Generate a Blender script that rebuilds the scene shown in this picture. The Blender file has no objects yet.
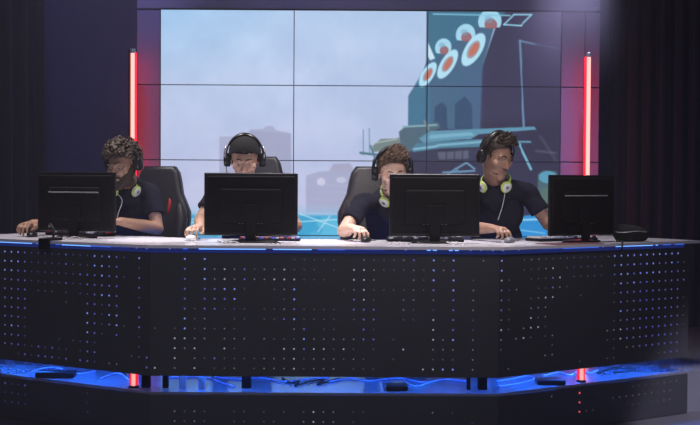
import bpy, bmesh, math, random
import numpy as np
from mathutils import Vector, Matrix, Euler, noise
from math import radians as R, sin, cos, pi
random.seed(7)
C = bpy.context.scene.collection
SC = bpy.context.scene
def lin(c):
    c = c / 255.0
    return c / 12.92 if c <= 0.04045 else ((c + 0.055) / 1.055) ** 2.4
def rgb(r, g, b): return (lin(r), lin(g), lin(b), 1.0)

# ------------------------------------------------------------------ camera
F = 1245.0
CZ = 1.138
cam_d = bpy.data.cameras.new('camera'); cam = bpy.data.objects.new('camera', cam_d); C.objects.link(cam)
cam_d.sensor_width = 36; cam_d.lens = F / 700 * 36; cam_d.clip_end = 60
camM = Matrix.Translation((0, 0, CZ)) @ Matrix.Rotation(R(90 - 1.59), 4, 'X') @ Matrix.Rotation(R(0.35), 4, 'Z')
cam.matrix_world = camM
SC.camera = cam
def at(px, py, Y):
    """world point seen at a pixel of the photograph, at distance Y"""
    d = camM.to_3x3() @ Vector(((px - 350) / F, -(py - 212.5) / F, -1))
    return Vector((0, 0, CZ)) + d * (Y / d.y)

# ------------------------------------------------------------------ materials
def mat(name, col, rough=0.5, metal=0.0, var=0.12, scale=30, bump=0.0, spec=0.5, sheen=0.0, emit=None, es=0.0, coat=0.0):
    m = bpy.data.materials.new(name); m.use_nodes = True
    nt = m.node_tree; b = nt.nodes['Principled BSDF']
    b.inputs['Roughness'].default_value = rough; b.inputs['Metallic'].default_value = metal
    b.inputs['Specular IOR Level'].default_value = spec
    b.inputs['Coat Weight'].default_value = coat
    if sheen: b.inputs['Sheen Weight'].default_value = sheen
    tc = nt.nodes.new('ShaderNodeTexCoord'); n = nt.nodes.new('ShaderNodeTexNoise')
    n.inputs['Scale'].default_value = scale; n.inputs['Detail'].default_value = 4
    nt.links.new(tc.outputs['Object'], n.inputs['Vector'])
    mx = nt.nodes.new('ShaderNodeMix'); mx.data_type = 'RGBA'
    mx.inputs[6].default_value = tuple(c * (1 - var) for c in col[:3]) + (1,)
    mx.inputs[7].default_value = tuple(min(1, c * (1 + var)) for c in col[:3]) + (1,)
    nt.links.new(n.outputs['Fac'], mx.inputs[0]); nt.links.new(mx.outputs[2], b.inputs['Base Color'])
    if bump:
        bp = nt.nodes.new('ShaderNodeBump'); bp.inputs['Strength'].default_value = bump; bp.inputs['Distance'].default_value = 0.004
        nt.links.new(n.outputs['Fac'], bp.inputs['Height']); nt.links.new(bp.outputs['Normal'], b.inputs['Normal'])
    if emit:
        b.inputs['Emission Color'].default_value = emit; b.inputs['Emission Strength'].default_value = es
    return m
def emis(name, col, s=1.0, base=(0.01, 0.01, 0.01, 1)):
    return mat(name, base, 0.4, emit=col, es=s)

M = {}
M['plastic'] = mat('black_plastic', (0.009, 0.008, 0.010, 1), 0.75, bump=0.1, scale=300, spec=.12)
M['gloss'] = mat('gloss_black', (0.010, 0.010, 0.012, 1), 0.32, spec=.35)
M['grey_plastic'] = mat('grey_plastic', (0.16, 0.16, 0.18, 1), 0.4)
M['strip_grey'] = mat('brushed_grey', (0.45, 0.45, 0.46, 1), 0.35, metal=0.3)
M['panel'] = mat('perforated_sheet', (0.052, 0.054, 0.066, 1), 0.65, var=0.08, scale=3)
M['white_top'] = mat('white_laminate', (0.86, 0.84, 0.92, 1), 0.17, var=0.03, scale=4, spec=0.6)
M['wall'] = mat('dark_wall_paint', (0.07, 0.07, 0.13, 1), 0.85, var=0.2, scale=1.5, bump=0.2)
M['clad'] = mat('cladding_panel', (0.26, 0.22, 0.36, 1), 0.6, var=0.06, scale=2)
M['curtain'] = mat('black_curtain', (0.022, 0.019, 0.024, 1), 0.95, var=0.3, scale=9, sheen=0.1)
M['stage'] = mat('gloss_stage_floor', (0.24, 0.25, 0.30, 1), 0.14, var=0.15, scale=6, spec=0.7)
M['floor'] = mat('hall_floor', (0.10, 0.095, 0.115, 1), 0.55, var=0.25, scale=4)
M['ceil'] = mat('hall_ceiling', (0.02, 0.02, 0.025, 1), 0.9)
M['bezel'] = mat('display_bezel', (0.07, 0.07, 0.10, 1), 0.5)
M['cable'] = mat('black_cable', (0.012, 0.012, 0.014, 1), 0.5)
M['white_cable'] = mat('white_cable', (0.7, 0.68, 0.72, 1), 0.4)
M['pale_cable'] = mat('pale_violet_cable', (0.55, 0.5, 0.8, 1), 0.4)
M['leather'] = mat('black_leather', (0.013, 0.012, 0.018, 1), 0.42, var=0.25, scale=60, bump=0.25)
M['red_leather'] = mat('red_leather', (0.40, 0.015, 0.02, 1), 0.45, bump=0.2)
M['lime'] = mat('lime_plastic', (0.50, 0.68, 0.10, 1), 0.35)
M['white_pl'] = mat('white_plastic', (0.75, 0.76, 0.74, 1), 0.3)
M['foam'] = mat('black_foam', (0.008, 0.008, 0.010, 1), 0.95, bump=0.3, scale=200)
M['silver'] = mat('silver_metal', (0.65, 0.65, 0.68, 1), 0.3, metal=0.9)
M['mousepad'] = mat('maroon_desk_mat', (0.16, 0.06, 0.075, 1), 0.9, bump=0.3, scale=200)
M['leg'] = mat('pale_metal_leg', (0.5, 0.5, 0.55, 1), 0.4, metal=0.2)
M['shirt'] = mat('navy_cotton', (0.011, 0.011, 0.022, 1), 0.95, var=0.25, scale=120, bump=0.4, spec=.2)
M['jeans'] = mat('dark_denim', (0.02, 0.024, 0.045, 1), 0.9, bump=0.4, scale=200)
M['shoe'] = mat('black_shoe', (0.015, 0.015, 0.015, 1), 0.6)
M['cap'] = mat('black_cap_fabric', (0.005, 0.005, 0.006, 1), 0.9, bump=0.4, scale=200)
M['eye'] = mat('eye_white', (0.6, 0.58, 0.56, 1), 0.2)
M['iris'] = mat('dark_iris', (0.03, 0.015, 0.01, 1), 0.15)
def skin(name, col):
    m = mat(name, col, 0.5, var=0.10, scale=25, bump=0.08)
    b = m.node_tree.nodes['Principled BSDF']
    b.inputs['Subsurface Weight'].default_value = 0.08; b.inputs['Subsurface Radius'].default_value = (0.01, 0.004, 0.002)
    return m

# ------------------------------------------------------------------ mesh builder
class MB:
    def __init__(s): s.v = []; s.f = []; s.m = []
    def add(s, vs, fs, mi=0, T=None):
        o = len(s.v)
        s.v += [tuple(T @ Vector(v)) if T is not None else tuple(v) for v in vs]
        s.f += [tuple(o + i for i in f) for f in fs]; s.m += [mi] * len(fs); return s
    def box(s, c, d, mi=0, T=None, bev=0.0):
        x, y, z = d[0] / 2, d[1] / 2, d[2] / 2
        if bev <= 0:
            vs = [(c[0] + a * x, c[1] + b * y, c[2] + e * z) for a in (-1, 1) for b in (-1, 1) for e in (-1, 1)]
            return s.add(vs, [(0, 1, 3, 2), (4, 6, 7, 5), (0, 4, 5, 1), (2, 3, 7, 6), (0, 2, 6, 4), (1, 5, 7, 3)], mi, T)
        bm = bmesh.new(); bmesh.ops.create_cube(bm, size=1)
        for v in bm.verts: v.co = Vector((c[0] + v.co.x * d[0], c[1] + v.co.y * d[1], c[2] + v.co.z * d[2]))
        bmesh.ops.bevel(bm, geom=list(bm.edges), offset=min(bev, min(d) * 0.49), segments=3, profile=0.5, affect='EDGES')
        bm.verts.index_update()
        s.add([tuple(v.co) for v in bm.verts], [tuple(v.index for v in f.verts) for f in bm.faces], mi, T); bm.free(); return s
    def tube(s, pts, rs, n=12, mi=0, T=None, caps=True, flat=1.0):
        """swept tapered tube through points"""
        pts = [Vector(p) for p in pts]
        if not hasattr(rs, '__len__'): rs = [rs] * len(pts)
        vs = []; fs = []; up = None
        for i, p in enumerate(pts):
            t = (pts[min(i + 1, len(pts) - 1)] - pts[max(i - 1, 0)])
            if t.length < 1e-9: t = Vector((0, 0, 1))
            t.normalize()
            if up is None:
                up = t.orthogonal().normalized()
            up = (up - t * up.dot(t))
            up = up.normalized() if up.length > 1e-6 else t.orthogonal().normalized()
            sd = t.cross(up)
            for k in range(n):
                a = 2 * pi * k / n
                vs.append(p + up * cos(a) * rs[i] + sd * sin(a) * rs[i] * flat)
        for i in range(len(pts) - 1):
            for k in range(n):
                a, b = i * n + k, i * n + (k + 1) % n
                fs.append((a, b, b + n, a + n))
        if caps:
            fs.append(tuple(range(n))[::-1]); fs.append(tuple((len(pts) - 1) * n + k for k in range(n)))
        return s.add(vs, fs, mi, T)
    def ell(s, c, r, mi=0, T=None, n=16, m=10):
        vs = [(c[0], c[1], c[2] + r[2])]; fs = []
        for i in range(1, m):
            th = pi * i / m
            for k in range(n):
                a = 2 * pi * k / n
                vs.append((c[0] + r[0] * sin(th) * cos(a), c[1] + r[1] * sin(th) * sin(a), c[2] + r[2] * cos(th)))
        vs.append((c[0], c[1], c[2] - r[2])); L = len(vs) - 1
        for k in range(n):
            fs.append((0, 1 + k, 1 + (k + 1) % n))
            for i in range(m - 2):
                a, b = 1 + i * n + k, 1 + i * n + (k + 1) % n
                fs.append((a, a + n, b + n, b))
            fs.append((L, 1 + (m - 2) * n + (k + 1) % n, 1 + (m - 2) * n + k))
        return s.add(vs, fs, mi, T)
    def cap(s, a, b, r1, r2=None, mi=0, T=None, n=14):
        """tapered capsule with round ends"""
        a, b = Vector(a), Vector(b); r2 = r1 if r2 is None else r2
        d = (b - a); L = d.length; d = d / L if L > 1e-6 else Vector((0, 0, 1))
        pts = []; rs = []
        for k in (0.02, 0.35, 0.7, 1.0): pts.append(a - d * r1 * cos(k * pi / 2)); rs.append(r1 * sin(k * pi / 2))
        for k in (0.0001, 0.3, 0.65, 0.98): pts.append(b + d * r2 * sin(k * pi / 2)); rs.append(r2 * cos(k * pi / 2))
        return s.tube(pts, rs, n, mi, T)
    def lathe(s, prof, n=24, mi=0, T=None):
        vs = []; fs = []
        for r, z in prof:
            for k in range(n): vs.append((r * cos(2 * pi * k / n), r * sin(2 * pi * k / n), z))
        for i in range(len(prof) - 1):
            for k in range(n):
                a, b = i * n + k, i * n + (k + 1) % n
                fs.append((a, b, b + n, a + n))
        fs.append(tuple(range(n))[::-1]); fs.append(tuple((len(prof) - 1) * n + k for k in range(n)))
        return s.add(vs, fs, mi, T)
    def prism(s, outline, z0, z1, mi=0, T=None):
        n = len(outline)
        vs = [(x, y, z0) for x, y in outline] + [(x, y, z1) for x, y in outline]
        fs = [tuple(range(n))[::-1], tuple(range(n, 2 * n))] + [(i, (i + 1) % n, (i + 1) % n + n, i + n) for i in range(n)]
        return s.add(vs, fs, mi, T)
    def build(s, name, mats, parent=None, smooth=False, kind=None, off=None):
        me = bpy.data.meshes.new(name)
        vs = s.v if off is None else [(v[0] - off[0], v[1] - off[1], v[2] - off[2]) for v in s.v]
        me.from_pydata(vs, [], s.f)
        if not isinstance(mats, (list, tuple)): mats = [mats]
        for m in mats: me.materials.append(m)
        me.polygons.foreach_set('material_index', s.m)
        if smooth: me.polygons.foreach_set('use_smooth', [True] * len(me.polygons))
        me.update()
        o = bpy.data.objects.new(name, me); C.objects.link(o)
        bm = bmesh.new(); bm.from_mesh(me); bmesh.ops.recalc_face_normals(bm, faces=bm.faces); bm.to_mesh(me); bm.free()
        if parent: o.parent = parent
        if kind: o['kind'] = kind
        return o
def tag(o, label=None, cat=None, group=None, kind=None):
    if label: o['label'] = label
    if cat: o['category'] = cat
    if group: o['group'] = group
    if kind: o['kind'] = kind
    return o
def thing(name, loc, rz=0.0, label=None, cat=None, group=None):
    o = bpy.data.objects.new(name, None); C.objects.link(o); o.location = loc; o.rotation_euler = (0, 0, rz)
    o.empty_display_size = 0.1
    return tag(o, label, cat, group)
def smooth_angle(o, ang=35):
    me = o.data
    me.polygons.foreach_set('use_smooth', [True] * len(me.polygons))
    bm = bmesh.new(); bm.from_mesh(me)
    for e in bm.edges:
        if len(e.link_faces) == 2 and e.calc_face_angle(0) > R(ang): e.smooth = False
    bm.to_mesh(me); bm.free()
    return o
def dup(root, loc, rz=None, label=None, group=None):
    r = root.copy(); C.objects.link(r); r.location = loc
    if rz is not None: r.rotation_euler = (0, 0, rz)
    if label: r['label'] = label
    if group: r['group'] = group
    for ch in list(root.children):
        c = ch.copy(); C.objects.link(c); c.parent = r
        for g in list(ch.children):
            d = g.copy(); C.objects.link(d); d.parent = c
    return r
def remesh(mb, name, m, parent, voxel, smooth_it=3, off=None, post=None, fac=0.5):
    """fuse the shapes of a builder into one continuous skin"""
    o = mb.build(name + '_raw', m)
    md = o.modifiers.new('r', 'REMESH'); md.mode = 'VOXEL'; md.voxel_size = voxel; md.adaptivity = 0
    if smooth_it:
        sm = o.modifiers.new('s', 'SMOOTH'); sm.factor = fac; sm.iterations = smooth_it
    dg = bpy.context.evaluated_depsgraph_get()
    me = bpy.data.meshes.new_from_object(o.evaluated_get(dg), depsgraph=dg)
    bpy.data.objects.remove(o)
    n = len(me.vertices); co = np.empty(n * 3, 'f'); me.vertices.foreach_get('co', co); co = co.reshape(-1, 3)
    if post is not None:
        nr = np.empty(n * 3, 'f'); me.vertices.foreach_get('normal', nr)
        co = post(co, nr.reshape(-1, 3))
    if off is not None: co = co - np.array(off, 'f')
    me.vertices.foreach_set('co', co.astype('f').ravel())
    me.polygons.foreach_set('use_smooth', [True] * len(me.polygons))
    me.name = name; me.update()
    if not me.materials:
        me.materials.append(m)
    ob = bpy.data.objects.new(name, me); C.objects.link(ob); ob.parent = parent
    return ob

# ------------------------------------------------------------------ desk geometry
D0 = 6.55; K = D0 / F; P = 9.97 * K
AL, AR = R(31), R(34)
BL = Vector((-200 * K, D0)); BR = Vector((150 * K, D0))
SEG = 281 * K
dL = Vector((-cos(AL), sin(AL))); dR = Vector((cos(AR), sin(AR)))
EL = BL + dL * SEG; ER = BR + dR * SEG
TOP = 0.78
def offset_line(d, eL=0.0, eR=0.0):
    """front line of the desk moved d metres towards the players"""
    nL = Vector((sin(AL), cos(AL))); nR = Vector((-sin(AR), cos(AR)))
    tl = math.tan(AL / 2); tr = math.tan(AR / 2)
    return [EL + nL * d + dL * eL, Vector((BL.x + d * tl, D0 + d)), Vector((BR.x - d * tr, D0 + d)), ER + nR * d + dR * eR]

# hall and stage
mb = MB(); mb.box((0, 4.5, -0.30), (12, 16, 0.10)); mb.build('floor', M['floor'], kind='structure')
line = offset_line(0.012)
pl = [(p.x, p.y) for p in line] + [(3.2, 7.9), (3.2, 10.3), (-3.9, 10.3), (-3.9, 7.9)]
MB().prism(pl, -0.249, 0.0).build('stage_platform', M['stage'], kind='structure')
MB().box((0, 10.4, 1.6), (9, 0.12, 3.8)).build('wall_back', M['wall'], kind='structure')
MB().box((0, 6.5, 3.75), (12, 12, 0.1)).build('ceiling', M['ceil'], kind='structure')
def curtain(name, p0, p1, z0, z1, amp, waves, label):
    p0, p1 = Vector(p0), Vector(p1); n = waves * 10; t = (p1 - p0).normalized(); nn = Vector((-t.y, t.x))
    vs = []; fs = []
    for j in range(9):
        for i in range(n + 1):
            a = i / n; w = amp * (sin(a * waves * 2 * pi) + 0.35 * sin(a * waves * 4.7 * pi + j * .2)) * (1 - 0.25 * j / 8)
            q = p0.lerp(p1, a) + nn * w
            vs.append((q.x, q.y, z0 + (z1 - z0) * j / 8))
    for j in range(8):
        for i in range(n):
            a = j * (n + 1) + i; fs.append((a, a + 1, a + n + 2, a + n + 1))
    o = MB().add(vs, fs).build(name, M['curtain'], smooth=True)
    md = o.modifiers.new('s', 'SOLIDIFY'); md.thickness = 0.006
    return tag(o, label, 'curtain')
x40 = at(38, 200, 9.7).x
curtain('stage_curtain', (-4.0, 9.3), (x40, 9.9), 0.005, 3.65, 0.05, 13, 'black pleated curtain hanging beside the stage behind the leftmost player')
xr = at(613, 200, 9.7).x
curtain('stage_curtain', (xr, 9.95), (3.15, 9.5), 0.005, 3.65, 0.04, 10, 'black pleated curtain hanging behind the black pouch, past the red light tube')
curtain('stage_curtain', (3.25, 9.5), (4.2, 7.0), -0.245, 3.6, 0.05, 10, 'black side curtain closing the stage past the desk end')

# cladding round the video wall
WY = 9.55; SX = WY / F
WX0 = (160 - 350) * SX; TW = 133.17 * SX; TH = TW * 9 / 16; WZ = 2.418
WX1 = WX0 + 3 * TW
cl = thing('video_wall_surround', ((WX0 + WX1) / 2, 9.62, 0.0), 0, 'violet grey panel cladding framing the video wall on both sides and above', 'cladding')
def clad(x0, x1, z0, z1):
    MB().box(((x0 + x1) / 2 - cl.location.x, 0, (z0 + z1) / 2), (x1 - x0 - 0.006, 0.08, z1 - z0 - 0.008), bev=0.003).build('cladding_panel', M['clad'], cl)
xl, xrr = at(137, 100, 9.6).x, at(599, 100, 9.6).x
rows = [0.0, WZ - 3 * TH, WZ - 2 * TH, WZ - TH, WZ]
for a, b in zip(rows[:-1], rows[1:]):
    clad(xl, WX0 - 0.004, a, b)
    clad(WX1 + 0.004, at(584, 100, 9.6).x, a, b); clad(at(584, 100, 9.6).x, xrr, a, b)
hx = [xl, WX0 - .004, WX0 + TW, WX0 + 2 * TW, WX1 + .004, xrr]
clad(hx[0], hx[-1], WZ + 0.006, WZ + 0.42)

# ------------------------------------------------------------------ picture on the video wall
RES = 1.3
def paint():
    x0, y0, x1, y1 = 160.0, 10.6, 559.5, 310.3
    W = int((x1 - x0) * RES) + 1; H = int((y1 - y0) * RES) + 1
    X, Y = np.meshgrid(x0 + np.arange(W) / RES, y0 + np.arange(H) / RES)
    rs = np.random.RandomState(3)
    def cloud(nx, ny, seed):
        r = np.random.RandomState(seed); g = r.rand(ny + 2, nx + 2)
        u = (X - x0) / (x1 - x0) * nx; v = (Y - y0) / (y1 - y0) * ny
        i = u.astype(int); j = v.astype(int); fu = u - i; fv = v - j
        fu = fu * fu * (3 - 2 * fu); fv = fv * fv * (3 - 2 * fv)
        return (g[j, i] * (1 - fu) + g[j, i + 1] * fu) * (1 - fv) + (g[j + 1, i] * (1 - fu) + g[j + 1, i + 1] * fu) * fv
    cl = cloud(9, 8, 1) * .5 + cloud(22, 18, 2) * .3 + cloud(60, 45, 5) * .2
    img = np.empty((H, W, 3))
    t = np.clip((Y - 10) / 210, 0, 1)[..., None]
    top = np.array([176, 200, 232.]); bot = np.array([190, 192, 224.])
    img[:] = top * (1 - t) + bot * t
    s = np.clip((300 - X) / 140, 0, 1) * np.clip((90 - Y) / 80, 0, 1)
    img -= (s * 16)[..., None] * np.array([1.2, .1, -.2])
    img += ((cl - .5) * 26)[..., None] * np.array([1, .8, .6])
    def mask_poly(pts, soft=0.6):
        m = np.zeros((H, W)); n = len(pts)
        inside = np.zeros((H, W), bool); dist = np.full((H, W), 1e9)
        for k in range(n):
            ax, ay = pts[k]; bx, by = pts[(k + 1) % n]
            cond = ((ay > Y) != (by > Y))
            xi = (bx - ax) * (Y - ay) / ((by - ay) if by != ay else 1e-9) + ax
            inside ^= cond & (X < xi)
            L = (bx - ax) ** 2 + (by - ay) ** 2 + 1e-9
            tt = np.clip(((X - ax) * (bx - ax) + (Y - ay) * (by - ay)) / L, 0, 1)
            dist = np.minimum(dist, np.hypot(X - ax - tt * (bx - ax), Y - ay - tt * (by - ay)))
        sd = np.where(inside, dist, -dist)
        return np.clip(sd / soft * .5 + .5, 0, 1)
    def blend(m, col, op=1.0):
        img[:] = img * (1 - (m * op)[..., None]) + np.array(col, float) * (m * op)[..., None]
    def poly(pts, col, op=1.0, soft=.6): blend(mask_poly(pts, soft), col, op)
    def line(a, b, w, col, op=1.0):
        L = (b[0] - a[0]) ** 2 + (b[1] - a[1]) ** 2
        tt = np.clip(((X - a[0]) * (b[0] - a[0]) + (Y - a[1]) * (b[1] - a[1])) / L, 0, 1)
        d = np.hypot(X - a[0] - tt * (b[0] - a[0]), Y - a[1] - tt * (b[1] - a[1]))
        blend(np.clip((w / 2 + .4 - d) / .8, 0, 1), col, op)
    def ell(cx, cy, rx, ry, ang, col, op=1.0, half=None):
        a = R(ang); u = (X - cx) * cos(a) + (Y - cy) * sin(a); v = -(X - cx) * sin(a) + (Y - cy) * cos(a)
        q = np.hypot(u / rx, v / ry); m = np.clip((1 - q) * min(rx, ry) / .9 + .5, 0, 1)
        if half is not None: m = m * np.clip((half - Y) + .5, 0, 1)
        blend(m, col, op)
    # hazy buildings
    poly([(219, 137), (247, 136), (249, 130), (262, 129), (266, 126), (272, 126), (275, 130), (291, 133), (292, 214), (219, 214)], (152, 155, 185), .62)
    poly([(250, 131), (291, 134), (291, 160), (250, 160)], (146, 148, 178), .35)
    for k in range(6): line((222, 142 + k * 11), (290, 143 + k * 11), 1, (170, 175, 205), .35)
    poly([(306, 176), (318, 172), (329, 171), (333, 164), (350, 163), (354, 171), (368, 175), (380, 214), (306, 213)], (156, 160, 190), .72)
    poly([(333, 165), (349, 164), (352, 171), (330, 171)], (165, 160, 185), .5)
    ell(321, 182, 4, 4, 0, (215, 215, 235), .7); ell(341, 180, 5, 3, 0, (215, 215, 235), .5)
    for k in range(4): line((308, 185 + k * 7), (378, 186 + k * 7), 1, (180, 182, 208), .4)
    # ground
    g = np.clip((Y - 204) / 12, 0, 1) * np.clip((425 - X) / 20, 0, 1); blend(g, (150, 190, 222), .8)
    g = np.clip((Y - 214) / 3, 0, 1) * np.clip((425 - X) / 20, 0, 1); blend(g, (52, 160, 205), .95)
    g = np.clip((Y - 216) / 3, 0, 1) * np.clip((cl - .5) * 9, 0, 1) * (X < 425); blend(g, (110, 195, 228), .6)
    for a, b in (((160, 222), (230, 218)), ((300, 222), (345, 219)), ((318, 232), (330, 216)), ((300, 214), (350, 232)), ((160, 214), (210, 228)), ((185, 214), (180, 232))):
        line(a, b, 1.3, (190, 225, 240), .7)
    g = np.clip((Y - 236) / 4, 0, 1); blend(g, (150, 150, 190), .6)
    # dark vehicle mass on the right
    poly([(500, 8), (562, 8), (562, 320), (404, 320), (404, 236), (410, 180), (404, 160), (410, 128), (478, 126), (480, 68)], (56, 54, 82))
    poly([(480, 120), (562, 120), (562, 240), (404, 240), (404, 165)], (46, 46, 68), .8, 6)
    m = np.clip((X - 500) / 60, 0, 1) * np.clip((110 - Y) / 100, 0, 1) * (X > 480); blend(m, (92, 80, 118), .7)
    # teal tower with launch tubes
    poly([(426, 8), (506, 8), (492, 28), (481, 66), (479, 128), (408, 128), (408, 95), (420, 78), (424, 66), (427, 58)], (66, 100, 130))
    poly([(408, 128), (408, 95), (423, 70), (428, 64), (430, 128)], (62, 112, 142))
    poly([(426, 12), (498, 12), (460, 38), (430, 62)], (58, 108, 136))
    poly([(478, 66), (481, 66), (480, 126), (462, 126), (464, 60)], (72, 96, 134), .6, 3)
    poly([(434, 128), (434, 106), (441, 101), (446, 106), (447, 128)], (44, 68, 100), .8)
    poly([(454, 128), (454, 103), (464, 95), (471, 104), (472, 128)], (44, 68, 100), .7)
    line((426, 10), (426, 128), 1.6, (40, 60, 85), .7)
    poly([(427, 42), (434, 58), (429, 60), (427, 56)], (200, 225, 240))
    for cx, cy, rx, ry in ((442, 47, 8, 9), (464, 34, 9.5, 10.5), (488, 21, 11.5, 12)):
        ell(cx, cy, rx, ry, 20, (168, 218, 240), .95, half=cy + 6); ell(cx + 1, cy + 3, rx * .55, ry * .5, 20, (150, 92, 98), .9, half=cy + 7)
        ell(cx - 1, cy - 2, rx * .4, ry * .3, 20, (110, 160, 195), .5)
    for cx, cy, rx, ry in ((427, 74, 5.8, 14), (446.5, 63.5, 6.8, 16.5), (472, 49, 8.2, 18.5)):
        ell(cx, cy, rx, ry, 31, (176, 222, 242)); ell(cx, cy, rx * .60, ry * .54, 31, (150, 135, 148), .8)
        ell(cx + .5, cy, rx * .40, ry * .42, 31, (188, 112, 92))
    line((432, 14), (508, 15), 1.4, (130, 195, 220), .9)
    for a, b in (((502, 24), (519, 25)), ((519, 25), (530, 14)), ((530, 14), (512, 14)), ((512, 14), (502, 24))): line(a, b, 1.5, (150, 215, 240), .9)
    line((518, 40), (523.5, 126), 2.2, (105, 145, 180), .85); line((518, 40), (533, 43), 2, (105, 145, 180), .7); line((533, 43), (556, 47), 1.4, (100, 120, 155), .5)
    # gun mounts and light bodywork
    poly([(398, 131), (404, 126), (438, 121), (440, 126), (430, 132), (424, 150), (400, 152)], (74, 100, 116))
    line((402, 126), (436, 124), 2, (130, 170, 180), .9); line((424, 120), (428, 128), 2.5, (110, 130, 140))
    poly([(372, 146), (380, 139), (398, 137), (401, 150), (372, 152)], (112, 128, 128)); line((374, 143), (396, 139), 1.5, (170, 185, 180), .8)
    line((362.5, 129), (363, 155), 1.2, (120, 150, 175)); line((368.5, 128), (369, 155), 1.2, (120, 150, 175)); line((360, 153), (378, 155), 2.5, (78, 118, 135)); line((370, 146), (376, 163), 2, (78, 118, 135))
    poly([(418, 138), (430, 130), (470, 128), (534, 125), (536, 128), (478, 133), (470, 138), (424, 143)], (92, 146, 172))
    poly([(430, 134), (470, 131), (474, 134), (428, 138)], (125, 180, 203), .8)
    poly([(411, 150), (416, 143), (484, 138), (486, 146), (440, 148), (414, 152)], (74, 124, 148))
    line((437, 145), (484, 141), 2.4, (120, 172, 196)); line((414, 149), (436, 146), 2, (130, 180, 205))
    poly([(416, 152), (482, 148), (482, 160), (418, 162)], (52, 56, 80)); poly([(437, 152), (468, 150), (468, 158), (439, 159)], (98, 102, 122), .8)
    for k in range(3): line((446 + k * 8, 151), (446 + k * 8, 159), 1.2, (45, 48, 70))
    line((448, 173), (466, 162), 2.0, (100, 138, 166)); line((466, 162), (474, 168), 2.0, (100, 138, 166)); line((443, 172), (474, 170), 2, (100, 140, 172)); line((455, 168), (460, 172), 2, (90, 130, 160))
    line((518, 142), (531, 168), 2.6, (110, 170, 195)); line((517, 141), (530, 141), 2, (90, 140, 165)); line((484, 140), (518, 142), 1.6, (75, 100, 130), .8)
    line((540, 135), (556, 160), 3, (70, 72, 96), .7); line((536, 150), (556, 152), 2.4, (88, 90, 112), .6)
    poly([(538, 173), (544, 169), (556, 170), (559, 176), (558, 210), (540, 212), (538, 196)], (70, 102, 110)); ell(548, 176, 9, 6, 0, (88, 160, 190), .9); ell(547, 194, 7, 8, 0, (98, 120, 96), .5)
    poly([(514, 224), (519, 216), (534, 213), (548, 222), (560, 236), (510, 238)], (44, 140, 205)); line((518, 219), (540, 218), 2.2, (130, 200, 235)); line((514, 228), (545, 232), 1.5, (120, 195, 235), .8)
    line((518, 205), (560, 212), 1.2, (95, 110, 150), .7)
    # panel joins where the mullions run are real gaps; slight blur-free grain only
    img += (rs.rand(H, W, 1) - .5) * 3
    return np.clip(img, 0, 255), x0, y0
IMG, IX0, IY0 = paint()
def tolin(a):
    a = a / 255.0
    return np.where(a <= .04045, a / 12.92, ((a + .055) / 1.055) ** 2.4)
mp = bpy.data.materials.new('screen_picture'); mp.use_nodes = True
nt = mp.node_tree; b = nt.nodes['Principled BSDF']; at_n = nt.nodes.new('ShaderNodeAttribute'); at_n.attribute_name = 'picture'
b.inputs['Base Color'].default_value = (.01, .01, .012, 1); b.inputs['Roughness'].default_value = .3
nt.links.new(at_n.outputs['Color'], b.inputs['Emission Color']); b.inputs['Emission Strength'].default_value = 1.08
vw = thing('video_wall', ((WX0 + WX1) / 2, WY, 0), 0, 'video wall of joined displays showing a game scene behind the players', 'video wall')
ox = vw.location.x
MB().box((0, .10, WZ / 2), (3 * TW, .06, WZ - .01)).build('mounting_frame', M['plastic'], vw)
for r_ in range(4):
    for c_ in range(3):
        xa = WX0 + c_ * TW; zt = WZ - r_ * TH
        dp = MB().box((xa + TW / 2 - ox, .04, zt - TH / 2), (TW - .0008, .06, TH - .0008)).build('display_panel', M['bezel'], vw)
        g_ = .0035; ww, hh = TW - 2 * g_, TH - 2 * g_
        nx, nz = (int(133 * RES), int(75 * RES)) if r_ < 3 else (40, 22)
        xs = np.linspace(0, ww, nx); zs = np.linspace(0, hh, nz)
        A, B = np.meshgrid(xs, zs)
        vs = np.stack([A + xa + g_ - ox, np.full_like(A, .006), zt - g_ - B], -1).reshape(-1, 3)
        idx = np.arange(nx * nz).reshape(nz, nx)
        fs = np.stack([idx[:-1, :-1], idx[1:, :-1], idx[1:, 1:], idx[:-1, 1:]], -1).reshape(-1, 4)
        me = bpy.data.meshes.new('picture'); me.from_pydata(vs.tolist(), [], fs.tolist()); me.materials.append(mp)
        px = (A + xa + g_) / SX + 350; py = 10.9 + (WZ - (zt - g_ - B)) / SX
        ii = np.clip(((px - IX0) * RES).round().astype(int), 0, IMG.shape[1] - 1); jj = np.clip(((py - IY0) * RES).round().astype(int), 0, IMG.shape[0] - 1)
        col = tolin(IMG[jj, ii]).reshape(-1, 3)
        ca = me.color_attributes.new('picture', 'FLOAT_COLOR', 'POINT')
        ca.data.foreach_set('color', np.concatenate([col, np.ones((len(col), 1))], 1).astype('f').ravel())
        o = bpy.data.objects.new('picture', me); C.objects.link(o); o.parent = dp
        # front face sits proud of the housing so that the dark bezel frames it
        o.location = (0, -0.0005, 0)
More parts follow.
